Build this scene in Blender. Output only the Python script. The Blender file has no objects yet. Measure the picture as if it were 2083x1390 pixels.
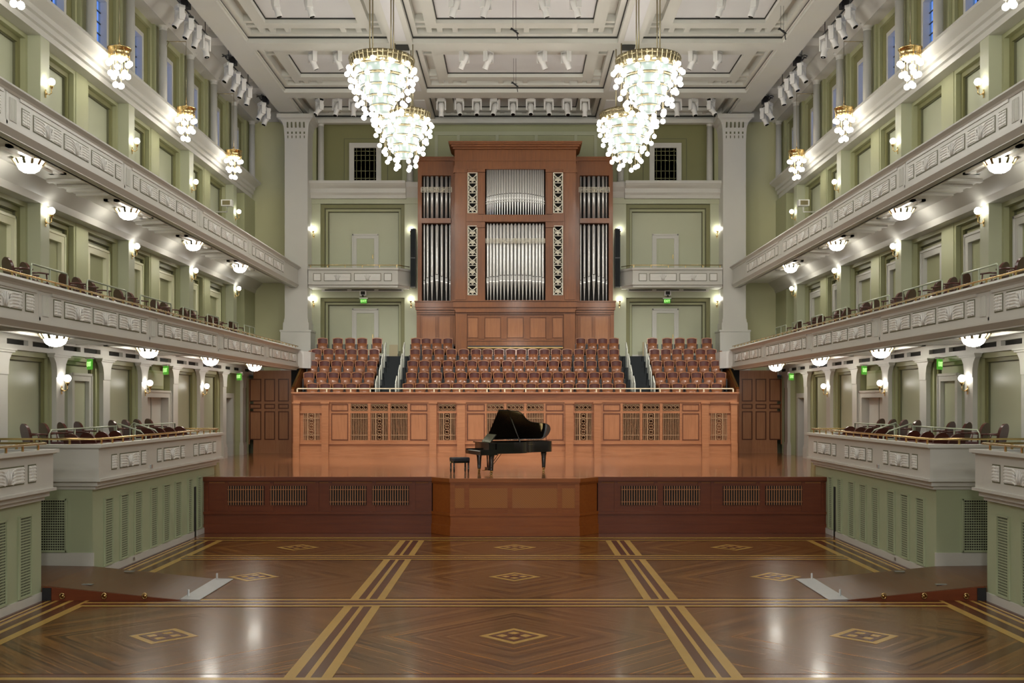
import bpy, bmesh, math, random
from math import sin, cos, pi, radians
random.seed(7)
S = bpy.context.scene
C = S.collection
F = 2150.0
CX, CZ = 0.04, 4.0
ST = 1.735            # stage floor height
ORD = ['first','second','third','fourth','fifth','sixth','seventh','eighth','ninth','tenth','eleventh','twelfth',
       'thirteenth','fourteenth','fifteenth','sixteenth','seventeenth','eighteenth','nineteenth','twentieth']

# ---------------------------------------------------------------- materials
def mat(name, col, rough=0.5, metal=0.0, coat=0.0, emit=None, es=0.0, var=0.0, vs=3.0, bump=0.0):
    m = bpy.data.materials.new(name); m.use_nodes = True
    nt = m.node_tree; b = nt.nodes['Principled BSDF']
    b.inputs['Base Color'].default_value = (*col, 1)
    b.inputs['Roughness'].default_value = rough
    b.inputs['Metallic'].default_value = metal
    b.inputs['Coat Weight'].default_value = coat
    b.inputs['Coat Roughness'].default_value = 0.12
    if emit:
        b.inputs['Emission Color'].default_value = (*emit, 1)
        b.inputs['Emission Strength'].default_value = es
    if var or bump:
        tc = nt.nodes.new('ShaderNodeTexCoord'); n = nt.nodes.new('ShaderNodeTexNoise')
        n.inputs['Scale'].default_value = vs; n.inputs['Detail'].default_value = 4
        nt.links.new(tc.outputs['Object'], n.inputs['Vector'])
        if var:
            mx = nt.nodes.new('ShaderNodeMix'); mx.data_type = 'RGBA'
            mx.inputs[6].default_value = (*[c*(1-var) for c in col], 1)
            mx.inputs[7].default_value = (*[min(1, c*(1+var)) for c in col], 1)
            nt.links.new(n.outputs['Fac'], mx.inputs[0]); nt.links.new(mx.outputs[2], b.inputs['Base Color'])
        if bump:
            bp = nt.nodes.new('ShaderNodeBump'); bp.inputs['Strength'].default_value = bump; bp.inputs['Distance'].default_value = 0.01
            nt.links.new(n.outputs['Fac'], bp.inputs['Height']); nt.links.new(bp.outputs[0], b.inputs['Normal'])
    return m

def wood(name, c1, c2, rough=0.35, axis='Z', coat=0.25, sc=1.0, chev=False):
    m = bpy.data.materials.new(name); m.use_nodes = True
    nt = m.node_tree; N = nt.nodes.new; L = nt.links.new; b = nt.nodes['Principled BSDF']
    tc = N('ShaderNodeTexCoord'); src = tc.outputs['Object']
    if chev:       # local u,v from the UV map: grain follows diamonds about the panel centre
        sep = N('ShaderNodeSeparateXYZ'); L(tc.outputs['UV'], sep.inputs[0])
        ax = N('ShaderNodeMath'); ax.operation = 'ABSOLUTE'; L(sep.outputs[0], ax.inputs[0])
        ay = N('ShaderNodeMath'); ay.operation = 'ABSOLUTE'; L(sep.outputs[1], ay.inputs[0])
        u = N('ShaderNodeMath'); u.operation = 'ADD'; L(ax.outputs[0], u.inputs[0]); L(ay.outputs[0], u.inputs[1])
        v = N('ShaderNodeMath'); v.operation = 'SUBTRACT'; L(sep.outputs[0], v.inputs[0]); L(sep.outputs[1], v.inputs[1])
        cb = N('ShaderNodeCombineXYZ'); L(u.outputs[0], cb.inputs[0]); L(v.outputs[0], cb.inputs[1]); src = cb.outputs[0]
    mp = N('ShaderNodeMapping')
    s = {'Z': (9, 9, 0.7), 'X': (0.7, 9, 9), 'Y': (9, 0.7, 9), 'U': (6, 0.16, 1)}[axis]
    mp.inputs['Scale'].default_value = tuple(k*sc for k in s); L(src, mp.inputs[0])
    n = N('ShaderNodeTexNoise'); n.inputs['Scale'].default_value = 1.6; n.inputs['Detail'].default_value = 5; n.inputs['Roughness'].default_value = 0.6
    L(mp.outputs[0], n.inputs['Vector'])
    n2 = N('ShaderNodeTexNoise'); n2.inputs['Scale'].default_value = 0.35; n2.inputs['Detail'].default_value = 3; L(tc.outputs['Object'], n2.inputs['Vector'])
    ad = N('ShaderNodeMath'); ad.operation = 'ADD'; L(n.outputs['Fac'], ad.inputs[0]); L(n2.outputs['Fac'], ad.inputs[1])
    hf = N('ShaderNodeMath'); hf.operation = 'MULTIPLY'; hf.inputs[1].default_value = 0.5; L(ad.outputs[0], hf.inputs[0])
    cr = N('ShaderNodeValToRGB'); cr.color_ramp.elements[0].position = 0.38 if chev else 0.36; cr.color_ramp.elements[1].position = 0.63 if chev else 0.64
    cr.color_ramp.elements[0].color = (*c1, 1); cr.color_ramp.elements[1].color = (*c2, 1)
    L((n if chev else hf).outputs[0], cr.inputs[0]); L(cr.outputs[0], b.inputs['Base Color'])
    rr = N('ShaderNodeMapRange'); rr.inputs['To Min'].default_value = rough*0.8; rr.inputs['To Max'].default_value = rough*1.25
    L(n.outputs['Fac'], rr.inputs['Value']); L(rr.outputs[0], b.inputs['Roughness'])
    if chev:
        b.inputs['Specular IOR Level'].default_value = .4
        bp = N('ShaderNodeBump'); bp.inputs['Strength'].default_value = 0.12; bp.inputs['Distance'].default_value = 0.006
        L(n.outputs['Fac'], bp.inputs['Height']); L(bp.outputs[0], b.inputs['Normal'])
    b.inputs['Coat Weight'].default_value = coat; b.inputs['Coat Roughness'].default_value = 0.1
    return m

def parquet(name, c1, c2):
    m = bpy.data.materials.new(name); m.use_nodes = True
    nt = m.node_tree; N = nt.nodes.new; L = nt.links.new; b = nt.nodes['Principled BSDF']
    tc = N('ShaderNodeTexCoord'); w = N('ShaderNodeTexWave'); w.wave_type = 'BANDS'; w.bands_direction = 'DIAGONAL'
    w.inputs['Scale'].default_value = 9; w.inputs['Distortion'].default_value = 1.0; w.inputs['Detail'].default_value = 3
    L(tc.outputs['Object'], w.inputs['Vector'])
    cr = N('ShaderNodeValToRGB'); cr.color_ramp.elements[0].color = (*c1, 1); cr.color_ramp.elements[1].color = (*c2, 1)
    L(w.outputs['Color'], cr.inputs[0]); L(cr.outputs[0], b.inputs['Base Color']); b.inputs['Roughness'].default_value = 0.35
    b.inputs['Coat Weight'].default_value = 0.3
    return m

CREAM = mat('cream_paint', (.585,.575,.525), .45, var=.03, vs=1.5)
SOFF = mat('uplit_soffit_paint', (.78,.76,.72), .42, var=.02)  # cream brightened in place of uplight on the balcony undersides
CREAM2 = mat('white_plaster_relief', (.80,.79,.75), .5, var=.03)
CEIL = mat('ceiling_paint', (.61,.605,.55), .6, var=.03, vs=.8)
CEILP = mat('ceiling_panel_paint', (.68,.68,.68), .7, var=.03, vs=.6)
GRN = mat('sage_green_paint', (.40,.41,.235), .45, var=.05, vs=1.2)
GRNF = mat('lightened_green_paint', (.54,.53,.31), .5, var=.04, vs=1.2)  # wall green lightened to make up for weak lamplight beside the pilasters
GRNL = mat('pale_green_paint', (.47,.49,.34), .4, var=.04, vs=1.0)
GRND = mat('olive_green_paint', (.22,.215,.09), .45, var=.05, vs=1.4)
GRNW = mat('box_green_paint', (.40,.45,.29), .5, var=.05, vs=1.2)
OLIVE = mat('olive_shadow_line', (.13,.13,.07), .6)  # dark colour standing in for the shade of gaps and grooves
DARK = mat('dark_void', (.012,.011,.010), .8)
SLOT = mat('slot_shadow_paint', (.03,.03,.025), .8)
CHERRY = wood('cherry_wood', (.18,.054,.008), (.27,.09,.018), .42, 'Z', .1)
CHERRYX = wood('cherry_wood_horizontal', (.25,.062,.008), (.34,.10,.016), .4, 'X', .1)
DARKCH = mat('dark_cherry_shadow_line', (.14,.04,.014), .35)  # dark strips that paint the groove shade around wood panels
PANELW = wood('organ_panel_wood', (.27,.095,.026), (.37,.145,.045), .4, 'Z', .1)
REARW = wood('rear_panelling_wood', (.42,.18,.08), (.54,.26,.12), .4, 'Z', .1)
SCREENW = wood('screen_wood', (.36,.145,.058), (.50,.22,.10), .34, 'Z', .3)
SCREENX = wood('screen_wood_horizontal', (.36,.145,.058), (.50,.22,.10), .34, 'X', .3)
APRON = wood('stage_apron_wood', (.12,.022,.004), (.17,.036,.007), .4, 'X', .1)
PARQ = parquet('parquet_panel_wood', (.33,.115,.022), (.40,.15,.032))
STAGEF = wood('stage_floor_wood', (.28,.10,.035), (.40,.16,.06), .13, 'X', .5)
FLOORW = wood('parquet_floor', (.055,.018,.003), (.27,.112,.018), .24, 'U', .15, chev=True)
FLOORB = wood('border_floor', (.12,.035,.014), (.20,.07,.026), .22, 'Y', .3)
GOLDW = mat('inlay_maple', (.50,.31,.075), .27, coat=.1, var=.12, vs=1.5)
DKW = mat('inlay_dark', (.10,.026,.008), .25, coat=.1, var=.15, vs=2)
RAMPW = wood('ramp_wood', (.085,.035,.014), (.16,.07,.03), .33, 'Y', .1)
PALEB = mat('pale_brass', (.85,.76,.55), .4, .5)
BRASS = mat('brass', (.75,.55,.25), .22, 1.0)
ABRASS = mat('antique_brass', (.42,.36,.22), .3, 1.0)
STEMB = mat('bronze_stem', (.16,.13,.07), .5, .3)
NICKEL = mat('old_nickel', (.62,.57,.45), .2, 1.0)
PIPE = mat('polished_tin_pipe', (.82,.82,.80), .33, .55, var=.06, vs=6)
PIPED = mat('pipe_lip', (.66,.66,.64), .45, .2)
IVORY = mat('ivory_fretwork', (.80,.76,.62), .4)
GREENRAIL = mat('pale_green_metal', (.42,.46,.34), .35, .3)
WHITERAIL = mat('white_metal', (.75,.77,.68), .35)
BLACK = mat('black_lacquer', (.006,.006,.007), .06, coat=.8)
BLACKM = mat('black_metal', (.015,.015,.017), .35)
LEATH = mat('black_leather', (.03,.035,.045), .35, bump=.2, vs=30)
CARPET = mat('charcoal_carpet', (.018,.022,.024), .9, bump=.3, vs=60)
CHAIRW = mat('dark_mahogany', (.085,.022,.014), .3, coat=.4, var=.2, vs=8)
CHAIRU = mat('burgundy_upholstery', (.075,.022,.022), .55, bump=.1, vs=40)
SEATW = wood('seat_veneer', (.19,.065,.026), (.27,.105,.046), .3, 'Z', .3)
SEATF = wood('seat_frame_wood', (.27,.09,.02), (.36,.13,.035), .28, 'Z', .3)
SEATP = mat('maroon_leather', (.085,.018,.013), .35, var=.2, vs=12)
WHITEP = mat('white_plastic', (.78,.77,.74), .35)
LENS = mat('lens_glass', (.01,.008,.006), .1)
STEEL = mat('brushed_steel', (.50,.52,.53), .35, .9, var=.08, vs=5)
GLOBE = mat('lit_glass_globe', (1,1,1), .2, emit=(1,.965,.89), es=21)
GLOBES = mat('lit_sconce_globe', (1,1,1), .2, emit=(1,.97,.90), es=15)
GLOBEC = mat('lit_small_chandelier_globe', (1,1,1), .2, emit=(1,.965,.89), es=7)
BOWL = mat('lit_glass_bowl', (1,1,1), .2, emit=(1,.965,.88), es=22)
DRUM = mat('lit_glass_drum', (.07,.09,.08), .3, emit=(.88,1,.92), es=.3)
EXITG = mat('exit_green', (.06,.3,.03), .4, emit=(.15,.7,.05), es=.3)
EXITL = mat('exit_letter', (.6,.9,.4), .4, emit=(.6,1,.35), es=.9)
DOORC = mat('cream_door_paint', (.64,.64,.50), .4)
DOORLIT = mat('corridor_lit_door_paint', (.80,.79,.56), .4)  # warm corridor light put into the colour of the left doors
def glassmat():
    m = bpy.data.materials.new('leaded_blue_glass'); m.use_nodes = True
    nt = m.node_tree; N = nt.nodes.new; L = nt.links.new; out = nt.nodes['Material Output']
    nt.nodes.remove(nt.nodes['Principled BSDF'])
    t = N('ShaderNodeBsdfTransparent'); g = N('ShaderNodeBsdfGlossy'); g.inputs['Roughness'].default_value = .1
    tc = N('ShaderNodeTexCoord'); n = N('ShaderNodeTexNoise'); n.inputs['Scale'].default_value = 2.5; L(tc.outputs['Object'], n.inputs['Vector'])
    cr = N('ShaderNodeValToRGB'); cr.color_ramp.elements[0].color = (.55,.8,.85,1); cr.color_ramp.elements[1].color = (.95,.95,1,1)
    L(n.outputs['Fac'], cr.inputs[0]); L(cr.outputs[0], t.inputs[0])
    mx = N('ShaderNodeMixShader'); mx.inputs[0].default_value = .08
    L(t.outputs[0], mx.inputs[1]); L(g.outputs[0], mx.inputs[2]); L(mx.outputs[0], out.inputs[0]); return m
BGLASS = glassmat()
DGLASS = mat('dark_leaded_glass', (.03,.045,.035), .12, var=.5, vs=3)

# ---------------------------------------------------------------- mesh builder
class M:
    def __init__(s): s.v = []; s.f = []; s.m = []; s.sm = []; s.uv = {}
    def add(s, vs, fs, mi=0, smooth=False):
        o = len(s.v); s.v += vs
        for f in fs: s.f.append([o+i for i in f]); s.m.append(mi); s.sm.append(smooth)
        return s
    def box(s, x0, x1, y0, y1, z0, z1, mi=0):
        x0, x1 = min(x0,x1), max(x0,x1); y0, y1 = min(y0,y1), max(y0,y1); z0, z1 = min(z0,z1), max(z0,z1)
        return s.add([(x0,y0,z0),(x1,y0,z0),(x1,y1,z0),(x0,y1,z0),(x0,y0,z1),(x1,y0,z1),(x1,y1,z1),(x0,y1,z1)],
                     [(0,3,2,1),(4,5,6,7),(0,1,5,4),(1,2,6,5),(2,3,7,6),(3,0,4,7)], mi)
    def prism(s, pts, axis, a, b, mi=0, smooth=False):
        # pts 2D polygon; axis = extrusion axis; other two axes in order xyz
        def p(u, v, w): return {'x': (w,u,v), 'y': (u,w,v), 'z': (u,v,w)}[axis]
        n = len(pts)
        vs = [p(u,v,a) for u,v in pts] + [p(u,v,b) for u,v in pts]
        s.add(vs, [tuple(range(n))[::-1], tuple(range(n,2*n))], mi)
        o = len(s.v)-2*n
        for i in range(n): s.f.append([o+i, o+(i+1)%n, o+n+(i+1)%n, o+n+i]); s.m.append(mi); s.sm.append(smooth)
        return s
    def lathe(s, prof, c=(0,0,0), n=16, mi=0, smooth=True, ax='z', a0=0, a1=2*pi):
        full = abs(a1-a0-2*pi) < 1e-6; k = n if full else n+1
        vs = []
        for r, h in prof:
            for i in range(k):
                a = a0+(a1-a0)*i/n; x, y = r*cos(a), r*sin(a)
                if ax == 'z': vs.append((c[0]+x, c[1]+y, c[2]+h))
                elif ax == 'y': vs.append((c[0]+x, c[1]+h, c[2]+y))
                else: vs.append((c[0]+h, c[1]+x, c[2]+y))
        fs = []
        for j in range(len(prof)-1):
            for i in range(n):
                i2 = (i+1) % k
                fs.append((j*k+i, j*k+i2, (j+1)*k+i2, (j+1)*k+i))
        return s.add(vs, fs, mi, smooth)
    def cyl(s, c, r, h, n=12, mi=0, r2=None, ax='z'):
        r2 = r if r2 is None else r2
        return s.lathe([(0.0001,0),(r,0),(r,0),(r2,h),(r2,h),(0.0001,h)], c, n, mi, True, ax)
    def sph(s, c, r, n=12, m=8, mi=0, sz=1):
        return s.lathe([(max(.0005, r*sin(pi*j/m)), -r*sz*cos(pi*j/m)) for j in range(m+1)], c, n, mi)
    def tube(s, pts, r, n=6, mi=0, closed=False):
        from mathutils import Vector
        P = [Vector(p) for p in pts]; k = len(P); vs = []
        for i, p in enumerate(P):
            if closed: t = P[(i+1)%k]-P[i-1]
            else: t = (P[min(i+1,k-1)]-P[max(i-1,0)])
            t.normalize(); up = Vector((0,0,1)) if abs(t.z) < .9 else Vector((1,0,0))
            a = t.cross(up).normalized(); b = t.cross(a).normalized()
            for j in range(n):
                q = p + a*(r*cos(2*pi*j/n)) + b*(r*sin(2*pi*j/n)); vs.append(tuple(q))
        fs = []
        for i in range(k if closed else k-1):
            i2 = (i+1) % k
            for j in range(n): fs.append((i*n+j, i*n+(j+1)%n, i2*n+(j+1)%n, i2*n+j))
        if not closed: fs += [tuple(range(n)), tuple(range((k-1)*n, k*n))]
        return s.add(vs, fs, mi, True)
    def bar(s, a, b, w, h=None, mi=0):   # square bar between two points
        from mathutils import Vector
        h = h or w; a = Vector(a); b = Vector(b); t = (b-a).normalized(); up = Vector((0,0,1)) if abs(t.z) < .9 else Vector((0,1,0))
        u = t.cross(up).normalized()*w/2; v = t.cross(u).normalized()*h/2
        vs = [tuple(q) for p in (a,b) for q in (p-u-v, p+u-v, p+u+v, p-u+v)]
        return s.add(vs, [(0,1,2,3),(7,6,5,4),(0,4,5,1),(1,5,6,2),(2,6,7,3),(3,7,4,0)], mi)
    def mir(s, sx):
        if sx < 0: s.v = [(-x,y,z) for x,y,z in s.v]
        return s
    def mesh(s, name, mats):
        me = bpy.data.meshes.new(name); me.from_pydata(s.v, [], s.f)
        for m_ in (mats if isinstance(mats, (list,tuple)) else [mats]): me.materials.append(m_)
        me.polygons.foreach_set('material_index', s.m); me.polygons.foreach_set('use_smooth', s.sm)
        bm = bmesh.new(); bm.from_mesh(me); bmesh.ops.recalc_face_normals(bm, faces=bm.faces)
        bm.to_mesh(me); bm.free(); me.update(); return me
    def build(s, name, mats, parent=None, loc=None):
        return link(name, s.mesh(name, mats), parent, loc)
def link(name, me, parent=None, loc=None, rz=0):
    o = bpy.data.objects.new(name, me); C.objects.link(o)
    if parent: o.parent = parent
    if loc: o.location = loc
    o.rotation_euler.z = rz
    return o
def tag(o, label, cat, group=None):
    o['label'] = label; o['category'] = cat
    if group: o['group'] = group
    return o
def thing(name, label, cat, loc=(0,0,0), rz=0, group=None):
    return tag(link(name, None, None, loc, rz), label, cat, group)
def struct(m, name, mats, loc=None):
    o = m.build(name, mats, None, loc); o['kind'] = 'structure'; return o
KIDS = {}
def kids(o):
    return KIDS.setdefault(o.name, list(o.children))
def dup(o, loc, rz=None, label=None, sx=1, parent=None):
    c = o.copy(); C.objects.link(c); c.location = loc
    if rz is not None: c.rotation_euler.z = rz
    if label: c['label'] = label
    if parent: c.parent = parent
    for ch in kids(o):
        d = ch.copy(); C.objects.link(d); d.parent = c
        for g in kids(ch):
            e = g.copy(); C.objects.link(e); e.parent = d
    return c
class Proto:      # first call moves the source, later calls copy it
    def __init__(s, o): s.o = o; s.used = False
    def put(s, loc, rz=0, label=None, group=None):
        if s.used: o = dup(s.o, loc, rz, label)
        else:
            kids(s.o)
            for ch in s.o.children: kids(ch)
            s.used = True; o = s.o; o.location = loc; o.rotation_euler.z = rz
            if label: o['label'] = label
        if group: o['group'] = group
        return o
SIDES = ((-1,'left'), (1,'right'))
def hx(px, d, c=1047.0): return (c-px)*d/F
def pz(py, d): return CZ-(py-821)*d/F

# ---------------------------------------------------------------- camera, world
cam = bpy.data.cameras.new('camera'); co = bpy.data.objects.new('camera', cam); C.objects.link(co)
co.location = (CX, 0, CZ); co.rotation_euler = (pi/2, 0, 0)
cam.sensor_width = 36; cam.lens = F/2083*36
cam.shift_x = -(1050-1041.5)/2083; cam.shift_y = (821-695)/2083
cam.clip_end = 200
S.camera = co
S.view_settings.view_transform = 'Standard'; S.view_settings.look = 'None'
S.view_settings.exposure = 0.28; S.view_settings.gamma = 1.0; S.view_settings.use_curve_mapping = False
w = bpy.data.worlds.new('dusk'); S.world = w; w.use_nodes = True
bg = w.node_tree.nodes['Background']; bg.inputs[0].default_value = (.20,.34,.95,1); bg.inputs[1].default_value = 1.1
# ---------------------------------------------------------------- side walls
YK = lambda k: 24.72 + 3.14*k
KN = range(-9, 8)
YB, YE = -6.0, 50.3
def rings(m, y0, y1, z0, z1, xs, ws, xb, mis, mb, out=13.6):
    # stepped frame around an opening in a side wall (x grows outwards), then a back panel
    for x, w_, mi in zip(xs, ws, mis):
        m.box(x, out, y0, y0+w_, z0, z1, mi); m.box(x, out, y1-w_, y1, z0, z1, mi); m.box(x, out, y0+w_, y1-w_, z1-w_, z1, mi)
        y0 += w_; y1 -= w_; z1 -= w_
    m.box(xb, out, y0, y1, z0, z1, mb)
for sx, sd in SIDES:
    # materials 0 mid green, 1 pale green, 2 olive, 3 cream, 4 painted shadow line
    m = M()
    m.box(13.6, 13.9, YB, YE, 0, 18.6, 0)
    for k in KN:       # storey one
        y = YK(k); m.box(12.09, 13.6, y-.27, y+.27, 0, 5.3, 0)
        y0, y1 = y+.27, (YK(k+1)-.27 if k < 7 else 48.2)
        zb = 0
        if k == 3: m.box(12.3, 13.6, y0, y1, 4.3, 5.3, 2); m.box(12.24, 12.31, y0+.2, y1-.2, 4.5, 5.12, 0); m.box(12.22, 12.25, y0+.32, y1-.32, 4.6, 5.02, 1)
        elif k == 6: m.box(12.3, 13.6, y0, 44.3, 0, 5.3, 0); m.box(12.3, 13.6, 45.7, y1, 0, 5.3, 0); m.box(12.3, 13.6, 44.3, 45.7, 4.2, 5.3, 0)
        else:
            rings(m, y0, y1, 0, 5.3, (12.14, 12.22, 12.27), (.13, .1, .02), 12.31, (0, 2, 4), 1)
    m.box(12.02, 13.6, YB, 48.2, 5.3, 5.42, 3); m.box(12.14, 13.6, YB, 48.2, 5.42, 5.55, 5); m.box(12.02, 13.6, YB, 48.2, 5.55, 5.68, 3)
    for k in KN:       # vent slots in the entablature: two to a bay
        y = YK(k)
        for a, b in ((-.32,.32), (1.42,1.66)): m.box(12.026, 12.2, y+a, y+b, 5.41, 5.56, 3)
    def pier(y, w_, x, z0, z1, mi): m.box(x, 13.6, y-w_, y+w_, z0, z1, mi)
    for k in KN:       # storeys two and three
        y = YK(k)
        if k % 2:
            pier(y, .26, 12.38, 5.7, 9.23, 1); pier(y, .26, 12.38, 9.9, 13.62, 1)
        else:
            pier(y, .40, 12.7, 5.7, 9.23, 0); pier(y, .40, 12.7, 9.9, 13.62, 0)
        a = .26 if k % 2 else .40; b = .40 if k % 2 else .26
        y0, y1 = y+a, YK(k+1)-b
        if k == 7: y1 = 48.3
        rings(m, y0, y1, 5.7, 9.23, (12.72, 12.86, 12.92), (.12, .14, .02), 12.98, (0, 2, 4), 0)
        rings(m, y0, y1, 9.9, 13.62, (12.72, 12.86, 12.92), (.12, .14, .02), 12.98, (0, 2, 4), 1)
    m.box(12.38, 13.6, 48.3, YE, 5.7, 9.3, 0); m.box(12.38, 13.6, 48.3, YE, 9.9, 13.62, 0)
    m.prism([(13.6,9.23),(12.36,9.23),(12.30,9.4),(12.0,9.72),(12.0,9.95),(13.6,9.95)], 'y', YB, YE, 3)
    m.box(11.95, 13.6, 48.2, YE, 5.3, 5.7, 3)
    # great cornice under the clerestory
    m.prism([(13.6,13.62),(12.36,13.62),(12.36,13.78),(12.28,13.80),(12.28,13.95),(12.20,13.98),(12.20,14.12),(12.05,14.2),(11.93,14.27),(11.93,14.36),(12.0,14.40),(13.6,14.42)], 'y', YB, 49.6, 3)
    # clerestory
    for k in range(-9, 9):
        y = YK(k); m.box(12.62, 13.16, y-.26, y+.26, 14.42, 17.3, 0)
        y0, y1 = y+.26, min(YK(k+1)-.26, YE)
        if k == 8: m.box(12.64, 13.16, y+.26, YE, 14.42, 17.3, 0); continue
        m.box(12.72, 13.16, y0, y0+.16, 14.42, 17.3, 0); m.box(12.72, 13.16, y1-.16, y1, 14.42, 17.3, 0)
        m.box(12.82, 13.16, y0+.16, y0+.5, 14.42, 17.1, 2); m.box(12.82, 13.16, y1-.5, y1-.16, 14.42, 17.1, 2)
        m.box(12.72, 13.16, y0+.16, y1-.16, 17.1, 17.3, 0); m.box(12.82, 13.16, y0+.5, y1-.5, 16.78, 17.1, 2)
    m.box(12.25, 13.6, YB, YE, 17.3, 18.6, 3)
    m.prism([(12.26,17.3),(12.26,17.95),(11.3,17.95),(11.3,17.9),(11.9,17.78)], 'y', YB, YE, 3)
    m.mir(sx); struct(m, 'wall_'+sd, [GRN, GRNL, GRND, CREAM, OLIVE, SLOT])
    # clerestory windows
    for k in range(0, 8):
        y = YK(k)+1.57; w_ = link('window_%d' % (k+1+(8 if sx > 0 else 0)), None, None, (12.85*sx, y, 14.42)); w_['kind'] = 'structure'
        f = M(); f.box(-.02, .25, -.81, -.66, 0, 2.36); f.box(-.02, .25, .66, .81, 0, 2.36); f.box(-.02, .25, -.66, .66, 2.2, 2.36); f.box(-.02, .25, -.66, .66, 0, .1)
        f.mir(sx).build('window_frame', CREAM, w_)
        g = M()
        for i in range(1, 4): g.box(.17, .20, -.66+1.32*i/4-.015, -.66+1.32*i/4+.015, .1, 2.2)
        for j in range(1, 6): g.box(.17, .20, -.66, .66, .1+2.1*j/6-.015, .1+2.1*j/6+.015)
        g.mir(sx).build('muntin', BLACKM, w_)
        M().box(.19, .20, -.66, .66, .1, 2.2).mir(sx).build('pane', BGLASS, w_)
        # outside the window the wall is cut open to the dusk
# outer skin must be open behind the windows: rebuild it as strips
for sx, sd in SIDES:
    o = bpy.data.objects['wall_'+sd]; me = o.data
    bm = bmesh.new(); bm.from_mesh(me); bm.faces.ensure_lookup_table()
    kill = [v for v in bm.verts if abs(v.co.x) > 13.85]
    vs = set(kill); kl = [f for f in bm.faces if any(v in vs for v in f.verts)]
    bmesh.ops.delete(bm, geom=kl, context='FACES_ONLY')
    # also drop the inner skin face of that same slab
    bmesh.ops.delete(bm, geom=[f for f in bm.faces if len(f.verts) == 4 and all(abs(abs(v.co.x)-13.6) < 1e-4 for v in f.verts) and f.calc_area() > 500], context='FACES_ONLY')
    bm.to_mesh(me); bm.free()
    m = M(); m.box(13.6, 13.9, YB, YE, 0, 14.40)
    m.mir(sx); struct(m, 'wall_outer_'+sd, GRND)

# ---------------------------------------------------------------- floor, ceiling, rear walls
YS = 32.58     # stage front
fl = M()
fl.box(-13.9, 13.9, YB, YE+1.2, -.3, -.004, 1)
pan = []
rows = [(15.62,20.62), (21.72,26.92), (27.88,30.70), (9.5,14.9), (3.3,8.8), (-2.8,2.6)]
cols = [(-8.5,-3.35), (-2.64,2.64), (3.35,8.5)]
uvs = []
def quad(x0, x1, y0, y1, z, mi, uc=None):
    fl.add([(x0,y0,z),(x1,y0,z),(x1,y1,z),(x0,y1,z)], [(0,1,2,3)], mi)
    uvs.append((len(fl.f)-1, uc))
for y0, y1 in rows:
    for x0, x1 in cols:
        xc, yc = (x0+x1)/2, (y0+y1)/2
        if x0 < -4: xc = -6.0
        if x0 > 3: xc = 6.0
        quad(x0, x1, y0, y1, 0, 0, (xc, yc))
GZ = .0025
def diamond(xc, yc, r, z, mi): fl.add([(xc-r,yc,z),(xc,yc-r*1.03,z),(xc+r,yc,z),(xc,yc+r*1.03,z)], [(0,1,2,3)], mi)
for (y0, y1) in rows:
    for xc in (-6.02, 0, 6.02):
        yc = (y0+y1)/2+.05
        diamond(xc, yc, .60, GZ, 2); diamond(xc, yc, .44, GZ*2, 3); diamond(xc, yc, .40, GZ*2.4, 1)
        for dx, dy in ((0,.2),(0,-.2),(.2,0),(-.2,0)): diamond(xc+dx, yc+dy, .11, GZ*3, 2)
        diamond(xc, yc, .12, GZ*3.5, 3)
def bands(y0, y1, xs, mi):
    for a, b in xs:
        for s in (-1, 1): quad(min(a*s,b*s), max(a*s,b*s), y0, y1, GZ if mi == 2 else GZ*.5, mi)
bands(YB, 30.87, [(3.35,3.18),(3.04,2.96),(2.80,2.64)], 2); bands(YB, 30.87, [(3.18,3.04),(2.96,2.80)], 3)
bands(YB, 31.0, [(8.50,8.68),(8.92,9.02),(9.22,9.30),(9.38,9.44)], 2); bands(YB, 31.0, [(8.68,8.92),(9.02,9.22),(9.5,9.6)], 3)
for yb in (27.42, 21.18, 15.0, 8.9, 2.9):
    for a, b, mi in ((-.40,-.26,2),(-.26,-.05,3),(-.05,.05,2),(.05,.26,3),(.26,.40,2)): quad(-8.6, 8.6, yb+a, yb+b, GZ*(1.8 if mi == 2 else 1.6), mi)
for a, b, mi in ((30.78,30.90,2),(31.15,31.24,2),(31.36,31.5,2),(30.92,31.14,3)): quad(-9.4, 9.4, a, b, GZ*(1.8 if mi == 2 else 1.6), mi)
me = fl.mesh('floor', [FLOORW, FLOORB, GOLDW, DKW])
uvl = me.uv_layers.new(name='UVMap')
for pi_, uc in uvs:
    if uc is None: continue
    for li in me.polygons[pi_].loop_indices:
        v = me.vertices[me.loops[li].vertex_index].co; uvl.data[li].uv = (v.x-uc[0], v.y-uc[1])
fo = link('floor', me); fo['kind'] = 'structure'

# rear (behind the camera) wall
m = M(); m.box(-13.9, 13.9, YB-.4, YB, 0, 18.6, 0)
for z in (5.6, 9.6, 13.9): m.box(-12, 12, YB, YB+2.6, z, z+.8, 1)
struct(m, 'wall_rear', [GRN, CREAM])

# ceiling with coffers
m = M()   # 0 ceiling paint, 1 panel, 2 dark slot
m.box(-13.9, 13.9, YB, YE+1.2, 18.35, 18.6, 0)
BB = 17.43
bys = [39.785+6.28*n for n in range(-8, 2)]
for s in (-1, 1):
    m.box(9.98*s, 10.9*s, YB, 50.3, BB, 18.35, 0)                    # long beams over the pilasters
    m.box(10.02*s, 9.93*s, YB, 50.3, BB+.10, BB+.16, 0)
    m.box(3.82*s, 4.70*s, YB, 50.3, BB, 18.35, 0)                    # ribs the chandeliers hang from
    for y in bys:                                                    # inset panel under each rib
        m.box(4.02*s, 4.5*s, y+.7, y+5.6, BB-.001, BB-.02, 1)
    for yv in (39.785, 33.5): m.box(4.0*s, 4.5*s, yv-.28, yv+.28, BB-.02, BB-.05, 2)
for y in bys: m.box(-9.98, 9.98, y-.415, y+.415, BB+.001, 18.35, 0)
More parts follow.
